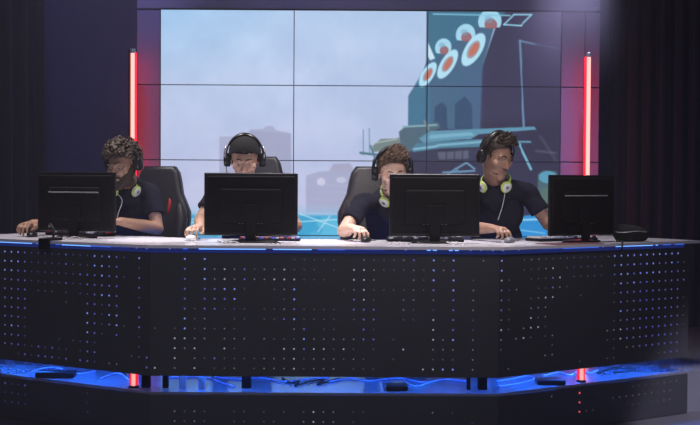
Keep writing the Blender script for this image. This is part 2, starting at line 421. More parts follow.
    # end column
# ------------------------------------------------------------------ red light tubes
def tube_light(px, pytop, side, label):
    p = at(px, pytop, 9.4)
    h = p.z
    t = thing('light_tube', (p.x, 9.4, 0.0), 0, label, 'tube light', 'tall red light tubes')
    MB().lathe([(.010, .06), (.0145, .065), (.0145, h - .03), (.010, h - .025)], 20).build('glowing_tube', emis('red_tube_core', (1.0, .44, .38, 1), 1.7), t, smooth=False)
    cap = MB().lathe([(.020, h - .035), (.021, h - .03), (.021, h - .004), (.018, h)], 20)
    smooth_angle(cap.build('end_cap', M['silver'], t))
    smooth_angle(MB().lathe([(.05, 0), (.05, .02), (.021, .03), (.021, .075)], 24).build('base', M['plastic'], t))
    # red strip added behind the tube to redden the cladding and the tube's edges
    MB().box((side * .002, .040, (h + .1) / 2), (.040, .012, h - .16)).build('added_red_strip', emis('added_strip_glow', (1.0, .003, .012, 1), 6.0), t)
    if side > 0: MB().box((-.030, .06, (h + .1) / 2), (.012, .12, h - .12)).build('added_light_shield', M['plastic'], t)  # shield added to keep the red light off the wall at left
    return t
tube_light(132.7, 48.5, 1, 'glowing red light tube standing left of the video wall behind the curly haired player')
tube_light(589, 52.5, -1, 'glowing red light tube standing right of the video wall behind the rightmost monitor')

# ------------------------------------------------------------------ the desk
desk = thing('gaming_desk', (0, D0, 0), 0, 'long angled white topped gaming desk with dark perforated front and blue light line', 'desk')
dz = (0, D0, 0)
fr = offset_line(-0.035, .06, .05); bk = offset_line(0.70, 0.0, .02)
top_pts = [(p.x, p.y - D0) for p in fr] + [(p.x, p.y - D0) for p in reversed(bk)]
MB().prism(top_pts, TOP - .016, TOP).build('desktop', M['white_top'], desk)
DOT = {'a': ((105, 105, 118), .40), 'b': ((135, 135, 148), .50), 'c': ((175, 175, 192), .62), 'A': ((92, 90, 165), .40), 'B': ((105, 107, 205), .62), 'C': ((130, 148, 245), .85), 'R': ((255, 70, 80), 1.4), 'r': ((200, 40, 50), 1.0)}  # light behind the sheet put into disc colours, hole by hole
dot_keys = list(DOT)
dot_mats = [emis('painted_hole_glow_' + str(i), rgb(*DOT[k][0]), DOT[k][1]) for i, k in enumerate(dot_keys)]
def spaced(s, n):
    s = s.replace(' ', ''); return (s + '.' * n)[:n]
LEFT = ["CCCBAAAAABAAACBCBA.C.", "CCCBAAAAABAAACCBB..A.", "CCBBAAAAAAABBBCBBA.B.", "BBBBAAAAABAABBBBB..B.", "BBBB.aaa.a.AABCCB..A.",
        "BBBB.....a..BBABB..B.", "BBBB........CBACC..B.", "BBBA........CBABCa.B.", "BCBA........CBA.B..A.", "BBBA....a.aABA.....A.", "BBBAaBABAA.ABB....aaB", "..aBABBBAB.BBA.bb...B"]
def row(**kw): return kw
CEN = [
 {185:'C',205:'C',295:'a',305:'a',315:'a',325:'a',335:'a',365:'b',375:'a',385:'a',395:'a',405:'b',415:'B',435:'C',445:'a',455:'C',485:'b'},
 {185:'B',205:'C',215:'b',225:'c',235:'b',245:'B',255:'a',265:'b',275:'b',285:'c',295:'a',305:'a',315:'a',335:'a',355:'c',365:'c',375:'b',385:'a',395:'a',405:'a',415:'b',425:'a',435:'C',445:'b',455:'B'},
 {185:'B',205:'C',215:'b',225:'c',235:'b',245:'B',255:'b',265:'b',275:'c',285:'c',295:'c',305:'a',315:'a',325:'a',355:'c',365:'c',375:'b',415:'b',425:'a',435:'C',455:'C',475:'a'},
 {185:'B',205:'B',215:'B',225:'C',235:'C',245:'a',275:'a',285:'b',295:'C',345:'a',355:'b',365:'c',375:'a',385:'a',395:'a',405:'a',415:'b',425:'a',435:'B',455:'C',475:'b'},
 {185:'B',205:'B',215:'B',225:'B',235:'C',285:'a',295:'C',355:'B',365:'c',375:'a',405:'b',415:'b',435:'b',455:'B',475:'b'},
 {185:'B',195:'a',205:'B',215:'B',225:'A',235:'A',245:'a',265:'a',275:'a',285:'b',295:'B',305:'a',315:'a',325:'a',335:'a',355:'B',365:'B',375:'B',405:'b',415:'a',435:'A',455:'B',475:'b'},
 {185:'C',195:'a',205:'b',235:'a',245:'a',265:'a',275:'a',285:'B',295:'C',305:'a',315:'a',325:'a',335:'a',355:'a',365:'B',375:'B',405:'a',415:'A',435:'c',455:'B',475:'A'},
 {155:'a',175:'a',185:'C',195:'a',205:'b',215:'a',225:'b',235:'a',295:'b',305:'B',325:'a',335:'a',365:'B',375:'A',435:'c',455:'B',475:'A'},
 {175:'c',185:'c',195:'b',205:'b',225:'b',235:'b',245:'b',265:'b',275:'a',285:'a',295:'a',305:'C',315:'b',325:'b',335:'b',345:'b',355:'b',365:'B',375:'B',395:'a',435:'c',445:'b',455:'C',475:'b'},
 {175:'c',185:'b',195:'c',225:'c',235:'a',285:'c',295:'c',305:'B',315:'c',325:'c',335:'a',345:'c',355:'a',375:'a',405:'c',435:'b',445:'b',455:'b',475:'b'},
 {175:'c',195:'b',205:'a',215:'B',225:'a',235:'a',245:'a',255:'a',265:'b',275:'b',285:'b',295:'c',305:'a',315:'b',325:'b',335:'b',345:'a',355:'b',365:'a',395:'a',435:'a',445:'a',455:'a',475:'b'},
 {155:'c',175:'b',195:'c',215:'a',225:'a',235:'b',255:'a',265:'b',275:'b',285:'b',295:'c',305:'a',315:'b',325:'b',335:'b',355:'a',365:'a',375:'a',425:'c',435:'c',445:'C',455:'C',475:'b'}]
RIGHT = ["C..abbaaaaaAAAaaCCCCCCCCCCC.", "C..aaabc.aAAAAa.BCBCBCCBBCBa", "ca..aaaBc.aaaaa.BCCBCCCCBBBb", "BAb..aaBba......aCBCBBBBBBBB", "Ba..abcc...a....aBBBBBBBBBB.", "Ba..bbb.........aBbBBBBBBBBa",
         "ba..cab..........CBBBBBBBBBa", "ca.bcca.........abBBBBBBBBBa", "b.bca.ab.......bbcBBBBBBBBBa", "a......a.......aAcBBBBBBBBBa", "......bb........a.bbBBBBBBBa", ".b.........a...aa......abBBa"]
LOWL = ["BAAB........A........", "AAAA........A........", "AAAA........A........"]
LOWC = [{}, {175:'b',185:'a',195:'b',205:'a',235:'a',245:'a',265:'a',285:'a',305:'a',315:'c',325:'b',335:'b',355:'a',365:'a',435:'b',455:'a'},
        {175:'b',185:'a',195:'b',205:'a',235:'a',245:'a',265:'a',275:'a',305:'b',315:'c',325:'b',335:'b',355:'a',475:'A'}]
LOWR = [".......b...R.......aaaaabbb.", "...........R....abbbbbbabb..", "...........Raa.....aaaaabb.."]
def panel(o2, d2, nrm, length, s0, grid, z_row0, ztop, zbot, name, ncol):
    """one perforated sheet: origin (2D), direction, outward normal; light through the holes is put in as small glowing discs"""
    mb = MB(); ang = math.atan2(d2.y, d2.x)
    th = .010
    T = Matrix.Translation((o2.x, o2.y - D0, 0)) @ Matrix.Rotation(ang, 4, 'Z')
    # which local y is outward
    ly = (Matrix.Rotation(-ang, 2) @ nrm).y
    sgn = 1 if ly > 0 else -1
    # sheet behind its outer face
    mb.box((length / 2, -sgn * th / 2, (ztop + zbot) / 2), (length - .002, th, ztop - zbot), 0, T)
    for r_, line_ in enumerate(grid):
        for j, ch in line_:
            if ch == '.': continue
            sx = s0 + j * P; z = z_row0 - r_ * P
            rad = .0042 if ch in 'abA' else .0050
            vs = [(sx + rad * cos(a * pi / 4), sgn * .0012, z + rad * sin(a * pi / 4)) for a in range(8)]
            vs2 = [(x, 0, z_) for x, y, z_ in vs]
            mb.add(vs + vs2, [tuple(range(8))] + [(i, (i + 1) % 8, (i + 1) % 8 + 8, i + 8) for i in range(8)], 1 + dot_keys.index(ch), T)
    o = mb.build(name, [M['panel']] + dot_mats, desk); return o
Z0 = .7063
nC = Vector((0, -1)); nL = Vector((-sin(AL), -cos(AL))); nR = Vector((sin(AR), -cos(AR)))
gl = [[(20 - i, ch) for i, ch in enumerate(spaced(s, 21))] for s in LEFT]
gc = [[(round((x - 155) / 10), ch) for x, ch in d.items()] for d in CEN]
gr = [[(i, ch) for i, ch in enumerate(spaced(s, 28))] for s in RIGHT]
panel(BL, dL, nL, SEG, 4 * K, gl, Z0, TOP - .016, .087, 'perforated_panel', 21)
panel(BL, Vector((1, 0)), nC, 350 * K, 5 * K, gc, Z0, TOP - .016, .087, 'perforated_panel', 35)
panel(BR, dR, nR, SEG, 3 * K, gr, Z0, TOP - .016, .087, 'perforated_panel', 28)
ZL = -.012 - (400.5 - 397) * K
gl2 = [[(20 - i, ch) for i, ch in enumerate(spaced(s, 21))] for s in LOWL]
gc2 = [[(round((x - 155) / 10), ch) for x, ch in d.items()] for d in LOWC]
gr2 = [[(i, ch) for i, ch in enumerate(spaced(s, 28))] for s in LOWR]
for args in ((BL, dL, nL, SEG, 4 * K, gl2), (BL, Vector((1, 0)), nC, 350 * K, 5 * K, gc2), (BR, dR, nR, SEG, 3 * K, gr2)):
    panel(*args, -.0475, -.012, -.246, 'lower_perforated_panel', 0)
# strip glow below the desktop put in as a glowing band, then the lit strips
glow_band = mat('blue_glow_band', (.01, .02, .10, 1), .3, emit=(.008, .018, .13, 1), es=.75)
led_hi = emis('blue_strip_bright', rgb(105, 165, 252), 1.8); led_mid = emis('blue_strip', rgb(50, 100, 225), 1.2); led_lo = emis('blue_strip_dim', rgb(35, 60, 160), .9)
fl = offset_line(-.006)
def along(px):
    """point of the desk's front line below a photo column, and outward normal"""
    u = (px - 350)
    if u < -200:
        s = (-u - 200) / (cos(AL) + u / F * sin(AL)) * K; return BL + dL * s, nL
    if u > 150:
        s = (u - 150) / (cos(AR) - u / F * sin(AR)) * K; return BR + dR * s, nR
    return Vector((u * K, D0)), nC
def led(x0, x1, m, z=.7625, h=.0095, proud=.010, name='blue_light_strip', dep=.008):
    cuts = [x0] + [b for b in (150, 500) if x0 < b < x1] + [x1]
    mb = MB()
    for a, b in zip(cuts[:-1], cuts[1:]):
        p, n = along(a + .01); q, _ = along(b - .01)
        p = p + n * proud; q = q + n * proud; c = (p + q) / 2; ang = math.atan2((q - p).y, (q - p).x)
        T = Matrix.Translation((c.x, c.y - D0, z)) @ Matrix.Rotation(ang, 4, 'Z')
        mb.box((0, 0, 0), ((q - p).length, dep, h), 0, T, bev=h * .3)
    return mb.build(name, m, desk)
led(-85, 684, glow_band, z=.7560, h=.034, proud=.004, name='painted_glow_band', dep=.006)
for a, b, m in ((-60, 33, led_hi), (37, 43, led_mid), (57, 61, led_mid), (63, 92, led_hi), (92, 112, led_mid), (112, 130, led_lo), (183, 188, led_mid), (199, 266, led_hi),
                (273, 312, led_hi), (318, 345, led_mid), (345, 385, led_lo), (427, 431, led_hi), (433, 437, led_hi), (449, 453, led_hi), (455, 459, led_hi), (540, 562, led_lo), (562, 598, led_mid), (615, 652, led_hi), (655, 657, led_hi), (662, 670, led_mid), (674, 683, led_mid)):
    led(a, b, m)
dotm = emis('blue_dot', rgb(120, 120, 235), .9)  # glowing beads in place of light through the top hole row
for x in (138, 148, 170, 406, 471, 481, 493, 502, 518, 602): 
    p, n = along(x); p = p + n * .012; MB().ell((p.x, p.y - D0, .7625), (.005, .005, .005), n=8, m=6).build('painted_hole_dot', dotm, desk)
# legs and the strip lamp under the desk
def leg(px, Y, w, m):
    x = (px - 350) / F * Y
    MB().box((x, Y - D0, .382), (w, .04, .764), bev=.004).build('leg', m, desk)
for px, w, m in ((146.5, .045, M['plastic']), (166, .03, M['plastic']), (183, .035, M['leg']), (202, .035, M['leg']), (247, .05, M['plastic']), (484, .05, M['plastic']), (470, .02, M['plastic'])):
    x = (px - 350)
    Y = 6.70 if px < 500 else 7.0
    leg(px, Y, w, m)
under = offset_line(.11)
for (a, b), st_ in zip(zip(under[:-1], under[1:]), (95, 48, 95)):
    c = (a + b) / 2; ang = math.atan2((b - a).y, (b - a).x)
    MB().box((0, 0, 0), ((b - a).length - .14, .012, .02), 0, Matrix.Translation((c.x, c.y - D0, .135)) @ Matrix.Rotation(ang, 4, 'Z')).build('under_desk_light', emis('under_desk_blue', (.02, .16, 1.0, 1), st_), desk)

# ------------------------------------------------------------------ things on the desk
def on_desk(px, Y):
    return Vector(((px - 350) / F * Y, Y, TOP))
def monitor(loc, rz, label, wide_stand=False, w=.515, strip=1.0):
    """front (screen) faces +Y, towards the player; its back faces the camera"""
    t = thing('monitor', loc, rz, label, 'monitor', 'monitors along the desk')
    zc, h = .21, .345
    mb = MB(); mb.box((0, 0, zc), (w, .022, h), bev=.006)
    mb.build('bezel', M['gloss'], t, smooth=False)
    mb = MB(); mb.box((0, -.022, zc - .01), (w * .66, .026, h * .56), bev=.020)
    mb.box((0, -.012, zc), (w * .95, .016, h * .90), bev=.012)
    smooth_angle(mb.build('back_shell', M['plastic'], t))
    MB().box((0, .0115, zc + .006), (w - .03, .002, h - .045)).build('screen', emis('monitor_screen', (.35, .45, .75, 1), .9), t)
    if strip: MB().box((0, -.040, zc + .055), (w * .66 * strip, .006, .007), bev=.002).build('vent_strip', M['strip_grey'], t)
    mb = MB(); mb.box((0, -.034, .10), (.06, .022, .18), bev=.008); mb.box((0, -.04, .16), (.10, .014, .10), bev=.005)
    smooth_angle(mb.build('stand_neck', M['plastic'], t))
    mb = MB(); mb.lathe([(.10, 0), (.105, .004), (.10, .010), (.03, .016)], 32, T=Matrix.Diagonal((1.25, .85, 1, 1)))
    smooth_angle(mb.build('stand_base', M['gloss'], t))
    mb = MB()
    for k in range(7): mb.box((-.06 + k * .02, -.0385, zc - .105), (.008, .003, .003))
    mb.build('port_row', M['grey_plastic'], t)
    return t
monitor(on_desk(76.5, 7.26), R(-19), 'black computer monitor with a grey back strip in front of the curly haired player', strip=.98)
m2 = monitor(on_desk(251, 6.86), R(0), 'black computer monitor in front of the player in the backward cap', strip=0)
m3 = monitor(on_desk(434.5, 6.90), R(0), 'black computer monitor in front of the player with the swept up quiff', w=.50, strip=0)
monitor(on_desk(581.5, 7.12), R(35), 'black computer monitor with grey back strip beside the black pouch, rightmost monitor', w=.515, strip=1.0)

def keyboard(loc, rz, label, cols, lit):
    t = thing('keyboard', loc, rz, label, 'keyboard', 'keyboards on the desk')
    MB().box((0, 0, .009), (.43, .14, .016), bev=.004).build('keyboard_base', M['plastic'], t)
    mb = MB()
    for r_ in range(5):
        for c_ in range(15):
            mb.box((-.196 + c_ * .028, -.052 + r_ * .026, .022), (.022, .021, .010), random.randrange(len(cols)), bev=0)
    mb.build('keys', cols, t)
    if lit: MB().box((0, .0705, .009), (.42, .003, .006)).build('glow_edge', lit, t)
    return t
kd = mat('dark_key', (.03, .03, .035, 1), .5); kw = mat('white_key', (.7, .68, .72, 1), .4); kr = mat('red_key', (.6, .03, .04, 1), .4); kb = mat('blue_lit_key', (.05, .07, .3, 1), .4, emit=(.1, .15, .8, 1), es=.5)
keyboard(on_desk(80, 7.53), R(-28), 'black keyboard with red and white keys behind the leftmost monitor', [kd, kd, kr, kw], None)
kb2 = keyboard(on_desk(270, 7.05), R(0), 'short keyboard with red, white and blue keys behind the monitor of the capped player', [kr, kw, kb, kd], kb)
kb2.scale = (.8, .8, .8)
keyboard(on_desk(425, 7.06), R(3), 'dark keyboard behind the monitor of the player with the quiff', [kd, kd, kd, kw], None)
keyboard(on_desk(562, 7.27), R(30), 'pale grey keyboard behind the rightmost monitor', [kw, kd, kw], None)
def mouse(loc, rz, label, cm):
    t = thing('mouse', loc, rz, label, 'mouse', 'computer mice under the players hands')
    prof = []
    mb = MB(); mb.ell((0, 0, .012), (.031, .056, .022), n=20, m=12)
    mb.v = [(x, y, max(z, 0.001)) for x, y, z in mb.v]
    mb.build('mouse_body', cm, t, smooth=True)
    MB().box((0, .033, .028), (.006, .018, .010), bev=.002).build('scroll_wheel', M['grey_plastic'], t)
    MB().tube([(0, .05, .008), (.01, .10, .004), (.03, .17, .004), (.02, .25, .004)], .002, 6).build('mouse_cord', M['cable'], t, smooth=True)
    return t
mouse(on_desk(32, 7.30), 0, 'black computer mouse under the hand beside the leftmost monitor', M['gloss'])
mouse(on_desk(191, 6.98), 0, 'computer mouse with white shell under the hand of the capped player', M['white_pl'])
mouse(on_desk(366, 6.94), R(-10), 'black computer mouse under the pale hand of the quiff haired player', M['gloss'])
mouse(on_desk(510, 7.0), R(-15), 'dark grey computer mouse under the hand of the short haired player', M['grey_plastic'])
# black pouch with a hanging cord
pc = on_desk(631, 7.22)
pouch = thing('pouch', pc, R(20), 'soft black rounded pouch with a hanging cord at the right of the desk', 'pouch')
def pouch_post(co, nr):
    for i in range(len(co)):
        v = Vector(co[i]); co[i] += nr[i] * (noise.noise(v * 28) * .006)
    co[:, 2] = np.maximum(co[:, 2], .001); return co
mb = MB(); mb.ell((0, 0, .045), (.105, .07, .048)); mb.ell((-.05, .01, .055), (.06, .055, .048)); mb.ell((.06, -.01, .04), (.05, .05, .038)); mb.box((0, 0, .02), (.17, .11, .036), bev=.015)
remesh(mb, 'pouch_body', M['foam'], pouch, .007, 4, post=pouch_post)
MB().tube([(.1 * cos(a) * 1.02, .068 * sin(a) * 1.05, .058 + .004 * sin(3 * a)) for a in [k * 2 * pi / 40 for k in range(41)]], .003, 6, caps=False).build('zip', M['strip_grey'], pouch, smooth=True)
p_, n_ = along(616); q_ = p_ + n_ * .052
tag(MB().tube([(pc.x - .07, pc.y - .05, TOP + .03), (pc.x - .10, pc.y - .10, TOP + .006), ((pc.x + q_.x) / 2 - .02, (pc.y + q_.y) / 2, TOP + .005), (q_.x + .004, q_.y + .02, TOP + .005), (q_.x, q_.y - .004, TOP - .008), (q_.x - .004, q_.y, TOP - .045)], .0048, 8).build('desk_cable', M['cable'], smooth=True), 'black cable running from the pouch over the desk edge', 'cable')
# maroon desk mat
mm = along(578); mc = mm[0] - mm[1] * .060
o = MB().box((0, 0, .0015), (.36, .17, .003), bev=.001).build('desk_mat', M['mousepad']); o.location = (mc.x, mc.y, TOP); o.rotation_euler = (0, 0, AR)
tag(o, 'thin maroon desk mat lying before the rightmost monitor', 'desk mat')
# clamp hanging over the edge in front of the leftmost monitor
p_, n_ = along(50.5)
cl2 = thing('edge_clamp', (p_.x, p_.y, TOP), math.atan2(-dL.y, -dL.x), 'black clamp gripping the desk edge before the leftmost monitor', 'clamp')
mb = MB(); mb.box((0, .0, .008), (.07, .12, .014), bev=.004)
smooth_angle(mb.build('clamp_jaw', M['plastic'], cl2))
MB().box((0, -.050, -.015), (.075, .018, .060), bev=.004).build('clamp_plate', M['plastic'], cl2)
mb = MB(); mb.tube([(0, .02, .012), (.0, .025, .06), (-.03, .03, .09), (-.06, .05, .075)], .007, 8)
mb.build('gooseneck', M['cable'], cl2, smooth=True)
def small_cable(px, Y, seed, label, m, spread=.07, n=16, r=.0035):
    rr = random.Random(seed); c = on_desk(px, Y); pts = []
    for k in range(n):
        a = k * .95 + rr.random() * .5
        pts.append((c.x + spread * (k / n * 1.8 - .9) + .02 * cos(a * 1.4), Y + .022 * sin(a * 1.2), TOP + .004 + .010 * abs(sin(a * .7))))
    sp = []
    for i in range(len(pts) - 1):
        for q in (0, .33, .66): sp.append(Vector(pts[i]).lerp(Vector(pts[i + 1]), q))
    return tag(MB().tube(sp, r, 7).build('desk_cable', m, smooth=True), label, 'cable')
small_cable(68, 7.05, 1, 'loose pale cable lying before the leftmost monitor', M['strip_grey'], .09)
small_cable(228, 6.70, 2, 'coiled pale cable on the white desktop left of the capped player\'s monitor stand', M['strip_grey'], .06)
small_cable(398, 6.68, 3, 'white cable curled on the desktop left of the quiff player\'s monitor stand', M['white_cable'], .055)
small_cable(456, 6.72, 4, 'white cable curled on the desktop right of the quiff player\'s monitor stand', M['white_cable'], .04)
small_cable(272, 6.70, 5, 'dark cable on the desktop right of the capped player\'s monitor stand', M['cable'], .04)
# cables and boxes lying on the stage floor under the desk
def floor_cable(pts, m, label, r=.005):
    q = [at(x, y, Y) for x, y, Y in pts]; w = []
    q = [Vector(((x - 350) / F * Y, Y, max(z, r + .001))) for (x, y, Y), z in zip(pts, [0] * len(pts))]
    for i in range(len(q) - 1):
        p0, p1, p2, p3 = q[max(i - 1, 0)], q[i], q[i + 1], q[min(i + 2, len(q) - 1)]
        for k in range(8):
            t = k / 8
            w.append(.5 * ((2 * p1) + (p2 - p0) * t + (2 * p0 - 5 * p1 + 4 * p2 - p3) * t * t + (3 * p1 - p0 - 3 * p2 + p3) * t ** 3))
    w.append(q[-1])
    return tag(MB().tube(w, r, 8).build('floor_cable', m, smooth=True), label, 'cable', 'cables on the stage floor under the desk')
def yf(px, f):  # distance a fraction f into the visible floor strip behind the desk front
    p, n = along(px); return p.y + .08 + f * .42
def fc(xs, fsx, m, label, r=.005): return floor_cable([(x, 0, yf(x, f)) for x, f in zip(xs, fsx)], m, label, r)
fc([30, 45, 58, 75, 95], [.2, .7, .85, .5, .9], M['pale_cable'], 'pale cable arching on the floor under the left desk section')
fc([100, 112, 122, 128], [.3, .8, .9, .5], M['pale_cable'], 'short pale cable loop left of the red glow under the desk')
fc([215, 240, 262, 285, 310, 330], [.95, .8, .9, .6, .85, .95], M['pale_cable'], 'long pale cable along the floor under the middle of the desk')
fc([283, 292, 300, 296, 310, 325, 318, 340], [.9, .5, .7, .3, .6, .8, .4, .9], M['cable'], 'tangled black cable under the middle of the desk')
fc([330, 350, 372, 400, 425, 445, 470], [.6, .9, .7, .95, .6, .85, .7], M['pale_cable'], 'pale wavy cable under the desk near the quiff haired player')
fc([405, 412, 420, 428, 440], [.7, .4, .3, .5, .8], M['white_cable'], 'white looped cable end under the desk near the middle right leg')
fc([498, 512, 528, 536, 520, 500], [.75, .8, .9, .6, .35, .3], M['pale_cable'], 'pale cable loop right of the desk seam')
fc([545, 560, 572, 580, 592, 600], [.8, .95, .6, .9, .6, .8], M['white_cable'], 'white cable tangled beside the red glow under the desk')
fc([600, 612, 625, 637, 628, 615], [.5, .75, .7, .5, .35, .45], M['cable'], 'black cable coil under the right desk section')
fc([165, 180, 205, 222, 235], [.95, .9, .95, .5, .2], M['pale_cable'], 'pale cable beside the pale legs under the desk')
def reflection_tube(px, label):  # added tube in place of the tall tube's reflection in the floor
    Y = yf(px, -.02); t = thing('reflection_tube', ((px - 350) / F * Y, Y, 0.0), 0, label, 'tube light', 'added red tubes standing in for floor reflections')
    MB().lathe([(.009, .012), (.011, .014), (.011, .12), (.009, .122)], 16).build('glowing_tube', emis('reflection_core', (1.0, .40, .34, 1), 1.2), t)  # glowing part of the added tube, stands in for the reflection
    MB().box((0, .022, .066), (.044, .008, .108)).build('added_red_strip', emis('reflection_red', (1.0, .006, .012, 1), 1.6), t)
    MB().box((0, .012, .005), (.05, .04, .010), bev=.002).build('base', M['plastic'], t)
reflection_tube(133.5, 'added short red tube standing in for the light tube reflection under the left part of the desk')
reflection_tube(583.5, 'added short red tube standing in for the light tube reflection under the right part of the desk')
def floor_box(px, f, w, d, h, label, m):  # plain low black box on the floor strip behind the desk front
    Y = yf(px, f); t = MB().box(((px - 350) / F * Y, Y, h / 2 + .001), (w, d, h), bev=.01).build('low_box', m)
    return tag(t, label, 'power supply', 'low black boxes under the desk')
floor_box(56, .12, .22, .10, .035, 'flat black box under the left desk section', M['gloss'])
floor_box(398, .10, .12, .10, .03, 'flat black power box under the desk below the quiff player\'s monitor', M['gloss'])
floor_box(552, .12, .16, .10, .03, 'flat black box left of the red glow under the desk', M['gloss'])

# ------------------------------------------------------------------ gaming chairs
def chair(loc, rz, label, lift=0.0, recline=8, ws=.88, top=1.0):
    t = thing('gaming_chair', loc, rz, label, 'chair', 'gaming chairs behind the desk')
    sh = .445 + lift
    mb = MB(); mb.box((0, 0, sh - .04), (.50, .50, .10), bev=.04); smooth_angle(mb.build('seat', M['leather'], t), 60)
    prof = [(0, .21), (.08, .235), (.2, .25), (.32, .262), (.42, .278), (.48, .275), (.55, .235), (.60, .205), (.68, .185), (.74, .165), (.78, .13)]
    T = Matrix.Translation((0, .27, sh + .02)) @ Matrix.Rotation(R(-recline), 4, 'X')
    prof = [(z * top, x * ws) for z, x in prof]
    out = [(x, z) for z, x in prof] + [(-x, z) for z, x in reversed(prof)]
    bm = bmesh.new()
    fv = [bm.verts.new((x, -.045, z)) for x, z in out]; bv = [bm.verts.new((x, .045, z)) for x, z in out]
    bm.faces.new(fv); bm.faces.new(bv[::-1])
    for i in range(len(out)): bm.faces.new((fv[i], bv[i], bv[(i + 1) % len(out)], fv[(i + 1) % len(out)]))
    bmesh.ops.recalc_face_normals(bm, faces=bm.faces)
    ed = [e for e in bm.edges if abs(e.verts[0].co.y - e.verts[1].co.y) < .01]
    bmesh.ops.bevel(bm, geom=ed, offset=.032, segments=4, profile=.5, affect='EDGES')
    bm.verts.index_update()
    mb = MB().add([tuple(v.co) for v in bm.verts], [tuple(v.index for v in f.verts) for f in bm.faces], 0, T); bm.free()
    smooth_angle(mb.build('backrest', M['leather'], t), 50)
    for s in (-1, 1):
        mb = MB().tube([T @ Vector((s * .20 * ws, -.050, .10)), T @ Vector((s * .215 * ws, -.052, .30)), T @ Vector((s * .225 * ws, -.054, .42)), T @ Vector((s * .20 * ws, -.050, .52))], [.02, .040, .044, .02], 12)
        smooth_angle(mb.build('side_bolster', M['leather'], t), 60)
        mb = MB().tube([T @ Vector((s * .088, -.046, .46)), T @ Vector((s * .090, -.048, .48)), T @ Vector((s * .096, -.048, .535)), T @ Vector((s * .092, -.046, .56))], [.004, .011, .012, .004], 10)
        smooth_angle(mb.build('red_inset', M['red_leather'], t), 60)
    for s in (-1, 1):
        mb = MB(); mb.box((s * .30, .02, sh + .20), (.08, .26, .03), bev=.012); mb.box((s * .29, .04, sh + .08), (.03, .05, .24), bev=.008)
        smooth_angle(mb.build('armrest', M['plastic'], t))
    smooth_angle(MB().lathe([(.03, .10), (.03, sh - .1), (.06, sh - .09)], 20).build('gas_lift', M['gloss'], t))
    mb = MB()
    for k in range(5):
        a = k * 2 * pi / 5 + .3
        mb.tube([(.02 * cos(a), .02 * sin(a), .11), (.30 * cos(a), .30 * sin(a), .075)], [.03, .018], 10)
    smooth_angle(mb.build('star_base', M['plastic'], t), 50)
    for k in range(5):
        a = k * 2 * pi / 5 + .3
        mb = MB().tube([(.30 * cos(a) - .018 * sin(a), .30 * sin(a) + .018 * cos(a), .03), (.30 * cos(a) + .018 * sin(a), .30 * sin(a) - .018 * cos(a), .03)], .028, 16)
        smooth_angle(mb.build('caster', M['gloss'], t))
    return t
def fpos(px, Y): return ((px - 350) / F * Y, Y, 0)
chair(fpos(138, 7.97), R(-14), 'black gaming chair with red insets behind the curly haired player', -.03, ws=.82)
chair(fpos(252, 7.82), R(-4), 'black gaming chair behind the player in the backward cap', -.01, ws=.80, top=1.06)
chair(fpos(388, 7.82), R(14), 'black gaming chair behind the player with the swept up quiff', -.025)
st = thing('stool', fpos(497, 7.72), 0, 'low black stool under the short haired player by the rightmost monitor', 'stool')
smooth_angle(MB().lathe([(.17, .41), (.19, .42), (.19, .44), (.17, .45)], 32).build('seat', M['leather'], st))
smooth_angle(MB().lathe([(.025, .05), (.025, .43)], 20).build('stem', M['gloss'], st))
smooth_angle(MB().lathe([(.22, 0), (.22, .015), (.03, .06)], 32).build('base', M['gloss'], st))

# ------------------------------------------------------------------ people
def hand(mb, W, d, n, side, curl=.5, spread=1.0, scale=1.0):
    """W wrist, d towards the fingers, n out of the back of the hand, side +1 when the thumb lies on the +lateral side"""
    d = d.normalized(); n = (n - d * n.dot(d)).normalized(); l = d.cross(n) * side; s = scale
    Pt = lambda a, b, c: W + (d * a + l * b + n * c) * s
    # palm
    mb.cap(Pt(.0, .012, 0), Pt(.075, .026, .004), .019 * s, .015 * s); mb.cap(Pt(.0, -.008, 0), Pt(.078, .004, .006), .018 * s, .0145 * s)
    mb.cap(Pt(.0, -.014, 0), Pt(.070, -.022, .002), .017 * s, .0135 * s); mb.cap(Pt(.015, .02, -.008), Pt(.045, .028, -.010), .014 * s, .013 * s)
    for k, (b, L, b2) in enumerate(((.031, .070, .040), (.011, .080, .013), (-.009, .074, -.014), (-.028, .058, -.036))):
        b2 *= spread; c = curl * (1 + .12 * k)
        p0 = Pt(.076 - abs(b) * .12, b, .004); a1 = -c * .35; seg = (.46 * L, .30 * L, .26 * L); p = p0; ang = a1; r = (.0098, .0088, .0080, .0068)
        lat = (b2 - b) / L
        for q in range(3):
            v = (d * cos(ang) + n * sin(ang) + l * lat).normalized(); p2 = p + v * seg[q] * s
            mb.cap(p, p2, r[q] * s, r[q + 1] * s, n=10); p = p2; ang -= c * .85
    t0 = Pt(.020, .026, -.008); t1 = Pt(.046, .052, -.014); t2 = Pt(.072, .058, -.018); t3 = Pt(.092, .052, -.022)
    mb.cap(t0, t1, .014 * s, .0115 * s, n=10); mb.cap(t1, t2, .0112 * s, .0098 * s, n=10); mb.cap(t2, t3, .0098 * s, .0075 * s, n=10)

